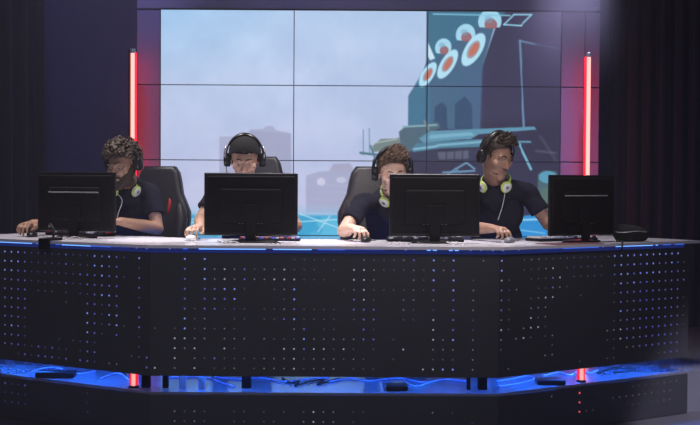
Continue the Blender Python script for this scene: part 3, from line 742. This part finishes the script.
def person(name_label, base, sh, el, wr, hd, head_c, yaw, pitch, roll, pelvis, chest, neck, skin_m, hair_fn, sleeve=.62, hs=1.05, build=1.0, extras=None, hair_col=None, collar='round'):
    """joints are world points; index 0 is the person's right side (left in the photo)"""
    V = Vector; base = V(base)
    root = thing('person', base, 0, name_label, 'person')
    Hm = Matrix.Translation(head_c) @ Matrix.Rotation(yaw, 4, 'Z') @ Matrix.Rotation(pitch, 4, 'X') @ Matrix.Rotation(roll, 4, 'Y') @ Matrix.Diagonal((hs, hs, hs, 1))
    H = lambda *p: Hm @ V(p)
    b = MB(); pelvis, chest, neck = V(pelvis), V(chest), V(neck)
    def head_ell(c, r): b.ell(c, r, T=Hm, n=24, m=16)
    head_ell((0, .018, .035), (.075, .096, .088)); head_ell((0, -.022, -.01), (.066, .072, .088)); head_ell((0, -.028, -.070), (.052, .056, .042))
    b.cap(H(0, -.066, -.100), H(0, -.072, -.098), .022 * hs); b.cap(H(-.034, -.030, -.082), H(-.012, -.070, -.098), .022 * hs, .018 * hs); b.cap(H(.034, -.030, -.082), H(.012, -.070, -.098), .022 * hs, .018 * hs)
    b.cap(H(-.036, -.078, .020), H(-.010, -.086, .017), .0115 * hs); b.cap(H(.036, -.078, .020), H(.010, -.086, .017), .0115 * hs)
    b.cap(H(0, -.086, .010), H(0, -.108, -.030), .0078 * hs, .0120 * hs); 
    for s in (-1, 1):
        b.ell((s * .012, -.097, -.034), (.0085, .011, .008), T=Hm); head_ell((s * .045, -.058, -.022), (.022, .026, .022))
        b.ell((s * .074, .014, -.006), (.009, .020, .032), T=Hm); b.ell((s * .081, .020, .004), (.007, .014, .022), T=Hm)
    b.cap(H(-.018, -.086, -.0615), H(.018, -.086, -.0615), .0075 * hs); b.cap(H(-.015, -.085, -.0735), H(.015, -.085, -.0735), .0080 * hs)
    b.cap(H(0, .030, -.045), neck + V((0, .005, .0)), .056, .060 * build); b.cap(H(0, -.005, -.070), neck + V((0, -.015, -.01)), .044, .050 * build)
    # trunk
    b.ell(tuple(chest), (.150 * build, .105 * build, .19)); b.ell(tuple((chest + pelvis) / 2), (.135 * build, .100 * build, .20)); b.ell(tuple(pelvis), (.155 * build, .115 * build, .12))
    for i in (0, 1):
        b.cap(neck + V((0, .01, -.03)), sh[i], .052, .050)
        b.cap(sh[i], el[i], .047 * build, .037 * build); b.cap(el[i], el[i].lerp(wr[i], .35), .039 * build, .040 * build); b.cap(el[i].lerp(wr[i], .35), wr[i], .040 * build, .0255)
        hand(b, wr[i], hd[i][0], hd[i][1], hd[i][2], hd[i][3], scale=1.04)
        s = -1 if i == 0 else 1
        hip = pelvis + V((s * .09, 0, -.03)); knee = V((pelvis.x + s * .13, pelvis.y - .40, .545)); ank = V((knee.x, knee.y + .03, .10))
        b.cap(hip, knee, .075, .055); b.cap(knee, ank, .052, .035); b.cap(ank, ank + V((0, -.02, -.05)), .035, .03); b.cap(ank + V((0, 0, -.06)), ank + V((0, -.13, -.065)), .032, .026)
    Hi = Hm.inverted()
    Ha = np.array(Hi); 
    def post(co, nr):
        l = co @ Ha[:3, :3].T + Ha[:3, 3]
        fwd = np.array((Hm.to_3x3() @ V((0, -1, 0))).normalized())
        for s in (-1, 1):
            d2 = ((l[:, 0] - s * .031) / .017) ** 2 + ((l[:, 1] + .080) / .03) ** 2 + ((l[:, 2] - .000) / .0115) ** 2
            co = co - (np.exp(-d2) * .012)[:, None] * fwd
        d2 = (l[:, 0] / .022) ** 2 + ((l[:, 1] + .092) / .02) ** 2 + ((l[:, 2] + .0675) / .0028) ** 2
        co = co - (np.exp(-d2) * .005)[:, None] * fwd
        return co
    body = remesh(b, 'body', skin_m, root, .0042, 2, off=base, post=post)
    # eyes, brows, lips
    for s in (-1, 1):
        e_ = MB().ell((s * .031, -.0715, -.0005), (.0125, .0125, .0115), 0, Hm, 20, 14).build('eye', M['eye'], root, smooth=True, off=base)
        MB().ell((s * .031, -.0795, -.0045), (.0055, .005, .0055), 0, Hm, 14, 10).build('iris', M['iris'], e_, smooth=True, off=base)
        lb = MB(); vs = []; fs = []; n = 14; mm_ = 7
        for j in range(mm_ + 1):
            th = R(-18) + R(108) * j / mm_
            for k in range(n + 1):
                ph = -pi / 2 + pi * k / n
                vs.append((s * .031 + .0140 * cos(th) * sin(ph), -.0715 - .0138 * cos(th) * cos(ph), .0014 + .0128 * sin(th)))
        for j in range(mm_):
            for k in range(n):
                a = j * (n + 1) + k; fs.append((a, a + 1, a + n + 2, a + n + 1))
        lb.add(vs, fs, 0, Hm).build('eyelid', skin_m, root, smooth=True, off=base)
        MB().tube([H(s * .012, -.0985, .0235), H(s * .024, -.0955, .0285), H(s * .036, -.0880, .0285), H(s * .046, -.0775, .0225)], [.0030, .0038, .0034, .0015], 8).build('eyebrow', hair_col, root, smooth=True, off=base)
    # shirt
    t = MB(); g = .014
    t.ell(tuple(chest), (.150 * build + g, .105 * build + g, .19 + g), n=24, m=14); t.ell(tuple((chest + pelvis) / 2), (.135 * build + g + .008, .100 * build + g, .20)); t.ell(tuple(pelvis + V((0, 0, .02))), (.155 * build + g, .115 * build + g, .10))
    for i in (0, 1):
        s = -1 if i == 0 else 1
        t.cap(neck + V((s * .035, .012, -.035)), sh[i], .058, .060 * build)
        q = sh[i].lerp(el[i], sleeve); t.cap(sh[i], sh[i].lerp(el[i], .15), .060 * build, .059 * build)
        t.tube([sh[i], sh[i].lerp(el[i], sleeve * .5), q], [.060 * build, .059 * build, .060 * build], 20)
    t.cap(neck + V((0, .01, -.055)), neck + V((0, -.015, -.09)), .075, .085)
    if collar: t.tube([neck + V((.066 * cos(a), .058 * sin(a) + .004, -.010 - .020 * (sin(a) < 0) * abs(sin(a)))) for a in [k * 2 * pi / 24 for k in range(25)]], .010, 8, caps=False)
    def spost(co, nr):
        out = co.copy()
        for i in range(len(co)):
            v = co[i]
            w = noise.noise(V((v[0] * 9, v[1] * 9, v[2] * 22))) * .006 + noise.noise(V((v[0] * 30 + v[2] * 20, v[1] * 26, v[2] * 16))) * .0035
            out[i] = v + nr[i] * w
        return out
    remesh(t, 't_shirt', M['shirt'], root, .0065, 4, off=base, post=spost)
    # trousers and shoes
    j = MB()
    j.ell(tuple(pelvis + V((0, 0, -.02))), (.155 * build + .012, .115 * build + .012, .11))
    sh_ = []
    for i in (0, 1):
        s = -1 if i == 0 else 1
        hip = pelvis + V((s * .09, 0, -.03)); knee = V((pelvis.x + s * .13, pelvis.y - .40, .545)); ank = V((knee.x, knee.y + .03, .10))
        j.cap(hip, knee, .088, .068); j.cap(knee, ank + V((0, 0, .02)), .066, .052)
        m_ = MB(); m_.ell((ank.x, ank.y - .05, .045), (.046, .125, .043)); m_.ell((ank.x, ank.y + .01, .075), (.042, .055, .05))
        m_.v = [(x, y, max(z, .003)) for x, y, z in m_.v]; sh_.append(m_)
    remesh(j, 'trousers', M['jeans'], root, .011, 3, off=base)
    for m_ in sh_: m_.build('shoe', M['shoe'], root, smooth=True, off=base)
    hair_fn(root, base, Hm)
    return root, Hm

def hair_mat(name, col): return mat(name, col, .55, var=.5, scale=90, bump=.5, spec=.35)
HM = {'curly': hair_mat('dark_brown_curls', (.040, .024, .016, 1)), 'dark': hair_mat('black_hair', (.02, .014, .012, 1)), 'brown': hair_mat('brown_hair', (.070, .038, .022, 1)), 'short': hair_mat('dark_brown_hair', (.026, .015, .010, 1))}
def scalp(mb, Hm, top=1.0, r=(.083, .104, .096), front=.0, low=-.02):
    """hair shell: an ellipsoid cut at the hairline"""
    vs = []; fs = []; n = 32; m = 18
    for i in range(m + 1):
        for k in range(n):
            a = 2 * pi * k / n
            # hairline: high at the forehead (a = -90 deg), low at the nape
            f = max(0.0, -sin(a)); lim = R(128) - R(62) * f ** .6
            if abs(cos(a)) > .6: lim = min(lim, R(100))
            th = lim * i / m
            vs.append((r[0] * sin(th) * cos(a), .016 + r[1] * sin(th) * sin(a), .036 + r[2] * cos(th)))
    for i in range(m):
        for k in range(n):
            a, b_ = i * n + k, i * n + (k + 1) % n; fs.append((a, a + n, b_ + n, b_))
    mb.add(vs, fs, 0, Hm)
def strands(mb, Hm, rr, n, region, flow, length, rad, lift=.10):
    for _ in range(n):
        a, th = region(rr)
        d = Vector((sin(th) * cos(a), sin(th) * sin(a), cos(th)))
        p = Vector((d.x * .079, .016 + d.y * .100, .036 + d.z * .091))
        fl_ = flow(a, th, d, rr); L = length * (.6 + .8 * rr.random())
        lf = lift * rr.uniform(.4, 1.4); pts = [p, p + fl_ * L * .4 + d * L * lf, p + fl_ * L * .8 + d * L * lf * 1.1, p + fl_ * L * 1.1 + d * L * (lf * .9 - .1)]
        mb.tube([Hm @ q for q in pts], [rad * .8, rad, rad * .7, rad * .15], 6)
def hair_curly(root, base, Hm):
    rr = random.Random(5); mb = MB(); scalp(mb, Hm, r=(.084, .106, .098)); 
    mb2 = MB(); mb2.ell((0, .032, .056), (.080, .090, .080), T=Hm, n=24, m=16)
    for _ in range(520):
        a = rr.uniform(-pi, pi); f = max(0, -sin(a)); lim = R(112) - R(36) * f ** .6
        th = lim * math.sqrt(rr.random()); d = Vector((sin(th) * cos(a), sin(th) * sin(a), cos(th)))
        p = Vector((d.x * .088, .016 + d.y * .110, .040 + d.z * .103)) * 1.0 + d * rr.uniform(-.010, .014)
        # each curl a small coil
        ax = d.orthogonal().normalized(); bx = d.cross(ax); R0 = rr.uniform(.006, .010); ph = rr.uniform(0, 6)
        pts = [Hm @ (p + ax * cos(ph + q * .9) * R0 + bx * sin(ph + q * .9) * R0 + d * (q * .0016)) for q in range(9)]
        mb2.tube(pts, [.0045] * 8 + [.002], 6)
    # keep the dome behind the hairline
    o = remesh(mb2, 'curly_hair', HM['curly'], root, .0034, 1, off=base, fac=.4)
    # beard
    bd = MB()
    for s in (-1, 1):
        for k in range(9):
            t = k / 8; p = Vector((s * (.066 - .050 * t ** 1.3), -.006 - .078 * t ** .8, -.030 - .075 * t ** .8)); bd.ell(tuple(p), (.020, .021, .028), T=Hm)
        bd.cap(Hm @ Vector((s * .004, -.104, -.050)), Hm @ Vector((s * .028, -.088, -.064)), .0065, .007)
    for s in (-1, 1): bd.ell((s * .036, -.046, -.075), (.024, .030, .028), T=Hm)
    for s in (-1, 1): bd.ell((s * .032, -.026, -.100), (.034, .046, .028), T=Hm)
    bd.ell((0, -.070, -.106), (.036, .030, .032), T=Hm); bd.ell((0, -.088, -.090), (.020, .016, .010), T=Hm)
    def bp(co, nr):
        for i in range(len(co)): co[i] += nr[i] * noise.noise(Vector(co[i]) * 120) * .004
        return co
    remesh(bd, 'beard', HM['curly'], root, .004, 2, off=base, post=bp)
def hair_capped(root, base, Hm):
    mb = MB()
    # cap dome worn backwards: crown, front strap arch, brim behind
    vs = []; fs = []; n = 32; m = 14
    for i in range(m + 1):
        for k in range(n):
            a = 2 * pi * k / n; f = max(0, -sin(a)); lim = R(104) - R(34) * f
            th = lim * i / m
            vs.append((.087 * sin(th) * cos(a), .016 + .108 * sin(th) * sin(a), .036 + .099 * cos(th) ** 1 if cos(th) > 0 else .036 + .099 * cos(th)))
    for i in range(m):
        for k in range(n):
            a, b_ = i * n + k, i * n + (k + 1) % n; fs.append((a, a + n, b_ + n, b_))
    mb.add(vs, fs, 0, Hm)
    o = mb.build('cap', M['cap'], root, smooth=True, off=base)
    md = o.modifiers.new('s', 'SOLIDIFY'); md.thickness = .004; md.offset = 1
    bb = MB(); bb.tube([Hm @ Vector((.086 * sin(t_) * 1.0, .016 - .106 * cos(t_) * .97, .063 - .0 * t_)) for t_ in [R(-70) + R(140) * k / 20 for k in range(21)]], .006, 8, flat=.5)
    bb.build('cap_strap', M['cap'], o if False else root, smooth=True, off=base)
    bq = MB(); bq.ell((0, .135, .025), (.062, .060, .008), T=Hm, n=24); bq.build('cap_brim', M['cap'], root, smooth=True, off=base)
    bt = MB(); bt.ell((.030, -.096, .062), (.004, .003, .004), T=Hm); bt.build('cap_snap', M['silver'], root, smooth=True, off=base)
    rr = random.Random(2); hb = MB()
    strands(hb, Hm, rr, 160, lambda r: (r.uniform(R(-20), R(200)), r.uniform(R(92), R(120))), lambda a, th, d, r: Vector((0, .1, -1)).normalized(), .018, .0035)
    hb.build('hair', HM['dark'], root, smooth=True, off=base)
def hair_quiff(root, base, Hm):
    rr = random.Random(9); mb = MB(); scalp(mb, Hm, r=(.081, .102, .095))
    strands(mb, Hm, rr, 420, lambda r: (r.uniform(R(-30), R(210)), r.uniform(R(45), R(100))), lambda a, th, d, r: (Vector((0, .2, -1)) - d * d.dot(Vector((0, .2, -1)))).normalized(), .026, .0032)
    strands(mb, Hm, rr, 520, lambda r: (r.uniform(R(-150), R(-30)), r.uniform(R(10), R(66))), lambda a, th, d, r: Vector((.45 + .5 * r.random(), .15, .45 + .3 * r.random())).normalized(), .034, .0040, .20)
    strands(mb, Hm, rr, 220, lambda r: (r.uniform(R(-180), R(180)), r.uniform(R(0), R(45))), lambda a, th, d, r: Vector((.65, .75, .12)).normalized(), .034, .0036)
    strands(mb, Hm, rr, 30, lambda r: (r.uniform(R(-125), R(-60)), r.uniform(R(20), R(62))), lambda a, th, d, r: Vector((r.uniform(-.3, .9), r.uniform(-.1, .5), .6)).normalized(), .036, .0046, .2)
    mb.build('quiff_hair', HM['brown'], root, smooth=True, off=base)
def hair_short(root, base, Hm):
    rr = random.Random(11); mb = MB(); scalp(mb, Hm, r=(.080, .101, .095))
    strands(mb, Hm, rr, 460, lambda r: (r.uniform(R(-30), R(210)), r.uniform(R(45), R(104))), lambda a, th, d, r: (Vector((0, .2, -1)) - d * d.dot(Vector((0, .2, -1)))).normalized(), .018, .0030)
    strands(mb, Hm, rr, 420, lambda r: (r.uniform(R(-150), R(-30)), r.uniform(R(15), R(58))), lambda a, th, d, r: Vector((r.uniform(.3, 1), -.35, r.uniform(-.1, .6))).normalized(), .026, .0038, .35)
    strands(mb, Hm, rr, 300, lambda r: (r.uniform(R(-180), R(180)), r.uniform(R(0), R(50))), lambda a, th, d, r: Vector((.7, -.5, .0)).normalized(), .020, .0034)
    mb.build('short_hair', HM['short'], root, smooth=True, off=base)

def headset(Hm, label, pale=False, tilt=0.0):
    """over-ear headset on a head; parts in head space"""
    loc = Hm.to_translation(); t = thing('headset', loc, 0, label, 'headset', 'black headsets worn by the players')
    L = Matrix.Translation(-loc) @ Hm
    bnd = MB(); n = 33
    def arc(r, rz_, z0, y, a0=R(-4), a1=R(184)):
        return [Vector((r * cos(a0 + (a1 - a0) * k / (n - 1)), y, z0 + rz_ * sin(a0 + (a1 - a0) * k / (n - 1)))) for k in range(n)]
    A = arc(.104, .132, .014, .014); vs = []; fs = []
    for i, p in enumerate(A):
        d = (p - Vector((0, .014, .014))).normalized()
        for (dy, dr) in ((-.016, -.002), (-.010, .004), (.010, .004), (.016, -.002), (.010, -.005), (-.010, -.005)): vs.append(p + Vector((0, dy, 0)) + d * dr)
    for i in range(n - 1):
        for k in range(6): a, b_ = i * 6 + k, i * 6 + (k + 1) % 6; fs.append((a, b_, b_ + 6, a + 6))
    bnd.add(vs, fs, 0, L); smooth_angle(bnd.build('headband', M['gloss'], t), 50)
    cu = MB(); cu.tube([L @ Vector((p.x * .955, p.y, .014 + (p.z - .014) * .955)) for p in A[6:-6]], [.009] * (n - 12), 8); cu.build('band_cushion', M['foam'], t, smooth=True)
    for s in (-1, 1):
        T = L @ Matrix.Translation((s * .098, .014, -.006)) @ Matrix.Rotation(R(90 * s), 4, 'Y') @ Matrix.Scale(.84, 4)
        c = MB().lathe([(.030, .024), (.038, .020), (.042, .010), (.042, -.004), (.036, -.008)], 28, T=T @ Matrix.Diagonal((1.12, .92, 1, 1)))
        c = smooth_angle(c.build('ear_cup', M['gloss'], t), 50)
        smooth_angle(MB().lathe([(.034, -.020), (.042, -.016), (.043, -.008), (.036, -.006)], 28, T=T @ Matrix.Diagonal((1.12, .92, 1, 1))).build('ear_cushion', M['foam'], c), 60)
        MB().tube([L @ Vector((s * .108, -.014, .012)), L @ Vector((s * .113, -.010, .040)), L @ Vector((s * .108, .0, .062)), L @ Vector((s * .103, .014, .078))], [.0035, .0045, .005, .004], 8).build('yoke', M['silver'] if pale else M['plastic'], t, smooth=True)
    MB().tube([L @ Vector((-.104, -.01, -.025)), L @ Vector((-.100, -.05, -.055)), L @ Vector((-.075, -.085, -.072)), L @ Vector((-.048, -.100, -.075))], [.0028, .0025, .0025, .005], 8).build('microphone_boom', M['cable'], t, smooth=True)
    return t
def neck_headset(c, yaw, label, cord_to=None, tilt=R(30)):
    """lime and white headset resting round the neck, cups at the collar"""
    t = thing('neck_headset', c, 0, label, 'headset', 'lime and white headsets round the necks')
    T = Matrix.Rotation(yaw, 4, 'Z') @ Matrix.Rotation(tilt, 4, 'X') @ Matrix.Scale(.88, 4)
    bn = MB(); A = [Vector((.098 * sin(a), .100 * -cos(a) * -1 * 1.0, 0)) for a in [R(-128) + R(256) * k / 30 for k in range(31)]]
    vs = []; fs = []
    for i, p in enumerate(A):
        d = p.normalized()
        for dz_, dr in ((-.013, -.003), (-.009, .004), (.009, .004), (.013, -.003)): vs.append(p + Vector((0, 0, dz_)) + d * dr)
    for i in range(len(A) - 1):
        for k in range(4): a, b_ = i * 4 + k, i * 4 + (k + 1) % 4; fs.append((a, b_, b_ + 4, a + 4))
    bn.add(vs, fs, 0, T); smooth_angle(bn.build('headband', M['lime'], t), 50)
    for s in (-1, 1):
        Tc = T @ Matrix.Translation((s * .078, -.082, -.004)) @ Matrix.Rotation(R(38 * s), 4, 'Z') @ Matrix.Rotation(R(90), 4, 'X')
        c_ = smooth_angle(MB().lathe([(.024, .022), (.032, .018), (.036, .008), (.036, -.006)], 28, T=Tc).build('ear_cup', M['white_pl'], t), 50)
        smooth_angle(MB().lathe([(.037, .000), (.041, .004), (.041, .012), (.0365, .016)], 28, T=Tc).build('lime_ring', M['lime'], c_), 50)
        smooth_angle(MB().lathe([(.026, -.020), (.036, -.016), (.036, -.006), (.03, -.004)], 28, T=Tc).build('ear_cushion', M['foam'], c_), 60)
        smooth_angle(MB().lathe([(.010, .023), (.012, .022), (.012, .020)], 16, T=Tc).build('cup_badge', M['grey_plastic'], c_), 50)
    if cord_to:
        pts = [Vector(p) - Vector(c) for p in cord_to]; sp = []
        for i in range(len(pts) - 1):
            p0, p1, p2, p3 = pts[max(i - 1, 0)], pts[i], pts[i + 1], pts[min(i + 2, len(pts) - 1)]
            for k in range(6):
                u = k / 6; sp.append(.5 * ((2 * p1) + (p2 - p0) * u + (2 * p0 - 5 * p1 + 4 * p2 - p3) * u * u + (3 * p1 - p0 - 3 * p2 + p3) * u ** 3))
        sp.append(pts[-1]); MB().tube(sp, .0022, 6).build('white_cord', M['white_cable'], t, smooth=True)
    return t

V = Vector
def W(px, py, Y): return at(px, py, Y)
def deskhand(px, Y, h=.052):
    p = on_desk(px, Y); p.z = TOP + h; return p
up = V((0, 0, 1))
# player 1, curly hair
s1 = skin('skin_olive', (.37, .21, .135, 1))
w0, w1 = deskhand(32.5, 7.42, .074), deskhand(120, 7.44, .090)
pr1 = person('person with curly hair, beard and dark shirt seated behind the leftmost monitor', fpos(126, 7.80),
    [W(100, 191, 7.66), W(150.5, 193, 7.72)], [W(72, 226, 7.66), W(157.5, 228.5, 7.64)], [w0, w1],
    [(V((-.35, -1, -.12)), up, -1, .8), (V((-1.0, -.35, -.12)), up, 1, .45)],
    W(122.5, 164.5, 7.56), R(-24), R(14), R(-4), (fpos(127, 7.86)[0], 7.88, .60), (fpos(126, 7.74)[0], 7.76, .95), W(127, 184, 7.68), s1, hair_curly, hair_col=HM['curly'])
headset(pr1[1], 'black headset over the curly hair of the bearded player')
nh = W(122.5, 184.5, 7.64)
neck_headset(nh, R(22), 'lime and white headset round the neck of the curly haired player', [nh + V((-.04, -.11, -.03)), W(122, 200, 7.50), W(118, 214, 7.48), W(117, 224, 7.46)])
# player 2, backward cap
s2 = skin('skin_light', (.50, .30, .21, 1))
w0, w1 = deskhand(200, 7.10, .074), deskhand(288, 7.16, .092)
pr2 = person('person in a backward cap and dark shirt, face just above a monitor', fpos(246, 7.6),
    [W(215, 196, 7.50), W(279, 196, 7.50)], [W(201, 219, 7.40), W(296, 226, 7.42)], [w0, w1],
    [(V((-.40, -1, -.14)), up, -1, .8), (V((-.5, -.8, -.13)), up, 1, .45)],
    W(244.8, 159.5, 7.32), R(2), R(18), R(0), (fpos(247, 7.7)[0], 7.74, .59), (fpos(246, 7.6)[0], 7.56, .93), W(245.5, 187, 7.48), s2, hair_capped, hair_col=HM['dark'])
headset(pr2[1], 'large black and silver headset over the backward cap', pale=True)
# player 3, quiff
s3 = skin('skin_fair', (.66, .43, .32, 1))
w0, w1 = deskhand(352, 7.06, .074), deskhand(445, 7.12, .092)
pr3 = person('person with swept up brown quiff and navy shirt leaning on one bare forearm', fpos(392, 7.65),
    [W(362, 203, 7.46), W(424, 203, 7.48)], [W(343.5, 231, 7.24), W(447, 227, 7.36)], [w0, w1],
    [(V((.55, -1, -.14)), up, -1, .8), (V((-.5, -.8, -.13)), up, 1, .45)],
    W(392.5, 172.5, 7.28), R(8), R(14), R(-3), (fpos(393, 7.7)[0], 7.76, .59), (fpos(392, 7.55)[0], 7.56, .90), W(392, 197, 7.44), s3, hair_quiff, hair_col=HM['brown'], sleeve=.66)
headset(pr3[1], 'black headset on the brown quiff hair')
nh = W(395, 192, 7.385)
neck_headset(nh, R(10), 'lime and white headset round the neck of the quiff haired player', tilt=R(48))
# player 4, short hair
s4 = skin('skin_tan', (.34, .19, .13, 1))
w0, w1 = deskhand(493, 7.10, .074), deskhand(559, 7.34, .092)
pr4 = person('person with short dark hair and navy shirt looking down beside the rightmost monitor', fpos(497, 7.65),
    [W(466, 193, 7.46), W(527, 192, 7.50)], [W(461, 227, 7.34), W(548, 224, 7.46)], [w0, w1],
    [(V((.55, -1, -.12)), up, -1, .8), (V((.3, -1, -.13)), up, 1, .4)],
    W(496.5, 156.5, 7.36), R(34), R(18), R(2), (fpos(497, 7.7)[0], 7.76, .59), (fpos(497, 7.6)[0], 7.58, .955), W(495, 181.5, 7.46), s4, hair_short, hair_col=HM['short'])
headset(pr4[1], 'black headset on the short dark hair of the player at the right')
nh = W(496, 180, 7.43)
neck_headset(nh, R(-16), 'lime and white headset round the neck of the short haired player', [nh + V((.05, -.09, -.02)), W(506, 186, 7.34), W(503, 204, 7.38), W(498, 220, 7.36)])

# ------------------------------------------------------------------ light
def area(name, loc, target, size, power, col, spread=180, sy=None):
    l = bpy.data.lights.new(name, 'AREA'); l.energy = power; l.color = col[:3]; l.size = size; l.spread = R(spread)
    if sy: l.shape = 'RECTANGLE'; l.size_y = sy
    o = bpy.data.objects.new(name, l); C.objects.link(o); o.location = loc
    o.rotation_euler = (Vector(target) - Vector(loc)).to_track_quat('-Z', 'Y').to_euler(); return o
def spot(name, loc, target, power, col, ang, blend=.6, r=.08):
    l = bpy.data.lights.new(name, 'SPOT'); l.energy = power; l.color = col[:3]; l.spot_size = R(ang); l.spot_blend = blend; l.shadow_soft_size = r
    o = bpy.data.objects.new(name, l); C.objects.link(o); o.location = loc
    o.rotation_euler = (Vector(target) - Vector(loc)).to_track_quat('-Z', 'Y').to_euler(); return o
area('stage_wash_left', (-1.5, 7.3, 3.5), (-1.2, 7.4, 1.0), .5, 20, (1, .90, .90), 90)
area('stage_wash_middle', (.4, 7.2, 3.5), (.2, 7.3, 1.0), .5, 24, (1, .92, .94), 90)
area('front_wash', (-1.0, 2.0, 3.5), (0, 7.2, .9), 1.2, 16, (.85, .84, 1.0), 90)
area('face_key', (1.6, 4.2, 3.5), (.5, 7.4, 1.25), .4, 3.6, (1, .86, .80), 40)
spot('violet_beam_left', (-1.9, 8.6, 3.6), (-2.1, 10.3, 2.2), 45, (.42, .40, 1), 75)
spot('violet_beam_middle', (-.3, 9.0, 3.65), (-.3, 9.6, 2.6), 12, (.55, .5, 1), 60)
spot('violet_beam_right', (1.80, 9.0, 3.6), (1.55, 9.15, 1.9), 520, (.62, .58, 1), 34, 1.0)
spot('floor_spot', (3.0, 6.0, 3.2), (2.30, 7.05, -.25), 520, (.85, .80, 1), 22, .4)
for x, y, p_ in ((-.15, 6.95, 30), (-1.12, 7.05, 34), (.75, 6.95, 16), (-.55, 6.9, 10), (1.75, 7.35, 4), (-1.95, 7.35, 6)):
    spot('desk_downlight', (x, y + .3, 3.5), (x, y, .78), p_ * 11.0, (.95, .92, 1), 13, .5, .04)
w = bpy.data.worlds.new('world'); SC.world = w; w.use_nodes = True
w.node_tree.nodes['Background'].inputs[0].default_value = (.60, .55, .78, 1); w.node_tree.nodes['Background'].inputs[1].default_value = .135
# denser swirl of haze lit by the violet lamp above the right light tube
hm_ = bpy.data.materials.new('haze_swirl'); hm_.use_nodes = True; nt = hm_.node_tree; nt.nodes.clear()
ou = nt.nodes.new('ShaderNodeOutputMaterial'); vs_ = nt.nodes.new('ShaderNodeVolumeScatter'); vs_.inputs['Color'].default_value = (.9, .88, 1, 1)
tc = nt.nodes.new('ShaderNodeTexCoord'); gr_ = nt.nodes.new('ShaderNodeTexGradient'); gr_.gradient_type = 'QUADRATIC_SPHERE'
nz_ = nt.nodes.new('ShaderNodeTexNoise'); nz_.inputs['Scale'].default_value = 1.6; mu = nt.nodes.new('ShaderNodeMath'); mu.operation = 'MULTIPLY'; m2_ = nt.nodes.new('ShaderNodeMath'); m2_.operation = 'MULTIPLY'; m2_.inputs[1].default_value = 3.0
nt.links.new(tc.outputs['Object'], gr_.inputs[0]); nt.links.new(tc.outputs['Object'], nz_.inputs['Vector']); nt.links.new(gr_.outputs['Fac'], mu.inputs[0]); nt.links.new(nz_.outputs['Fac'], mu.inputs[1])
nt.links.new(mu.outputs[0], m2_.inputs[0]); nt.links.new(m2_.outputs[0], vs_.inputs['Density']); nt.links.new(vs_.outputs[0], ou.inputs['Volume'])
hp = at(572, 8, 9.0)
hs_ = MB().ell((0, 0, 0), (1, 1, 1), n=32, m=20).build('haze', hm_, kind='stuff'); hs_.location = (hp.x, 8.95, hp.z + .15); hs_.scale = (.75, .40, .85)
tag(hs_, 'pale violet haze drifting above the right red light tube', 'haze')
# thin stage haze filling the hall
hz = bpy.data.materials.new('stage_haze'); hz.use_nodes = True; nt = hz.node_tree; nt.nodes.clear()
ou = nt.nodes.new('ShaderNodeOutputMaterial'); vs_ = nt.nodes.new('ShaderNodeVolumeScatter'); vs_.inputs['Density'].default_value = .010; vs_.inputs['Color'].default_value = (.95, .93, 1, 1)
nt.links.new(vs_.outputs[0], ou.inputs['Volume'])
ho = MB().box((0, 5.34, 1.7205), (9.4, 9.98, 3.938)).build('haze', hz, kind='stuff')
tag(ho, 'thin violet stage haze filling the hall', 'haze')

SC.view_settings.view_transform = 'Standard'; SC.view_settings.look = 'None'
SC.view_settings.exposure = 0.0; SC.view_settings.gamma = 1.0; SC.view_settings.use_curve_mapping = False
SC.cycles.use_denoising = True
SC.cycles.max_bounces = 6; SC.cycles.sample_clamp_indirect = 4.0
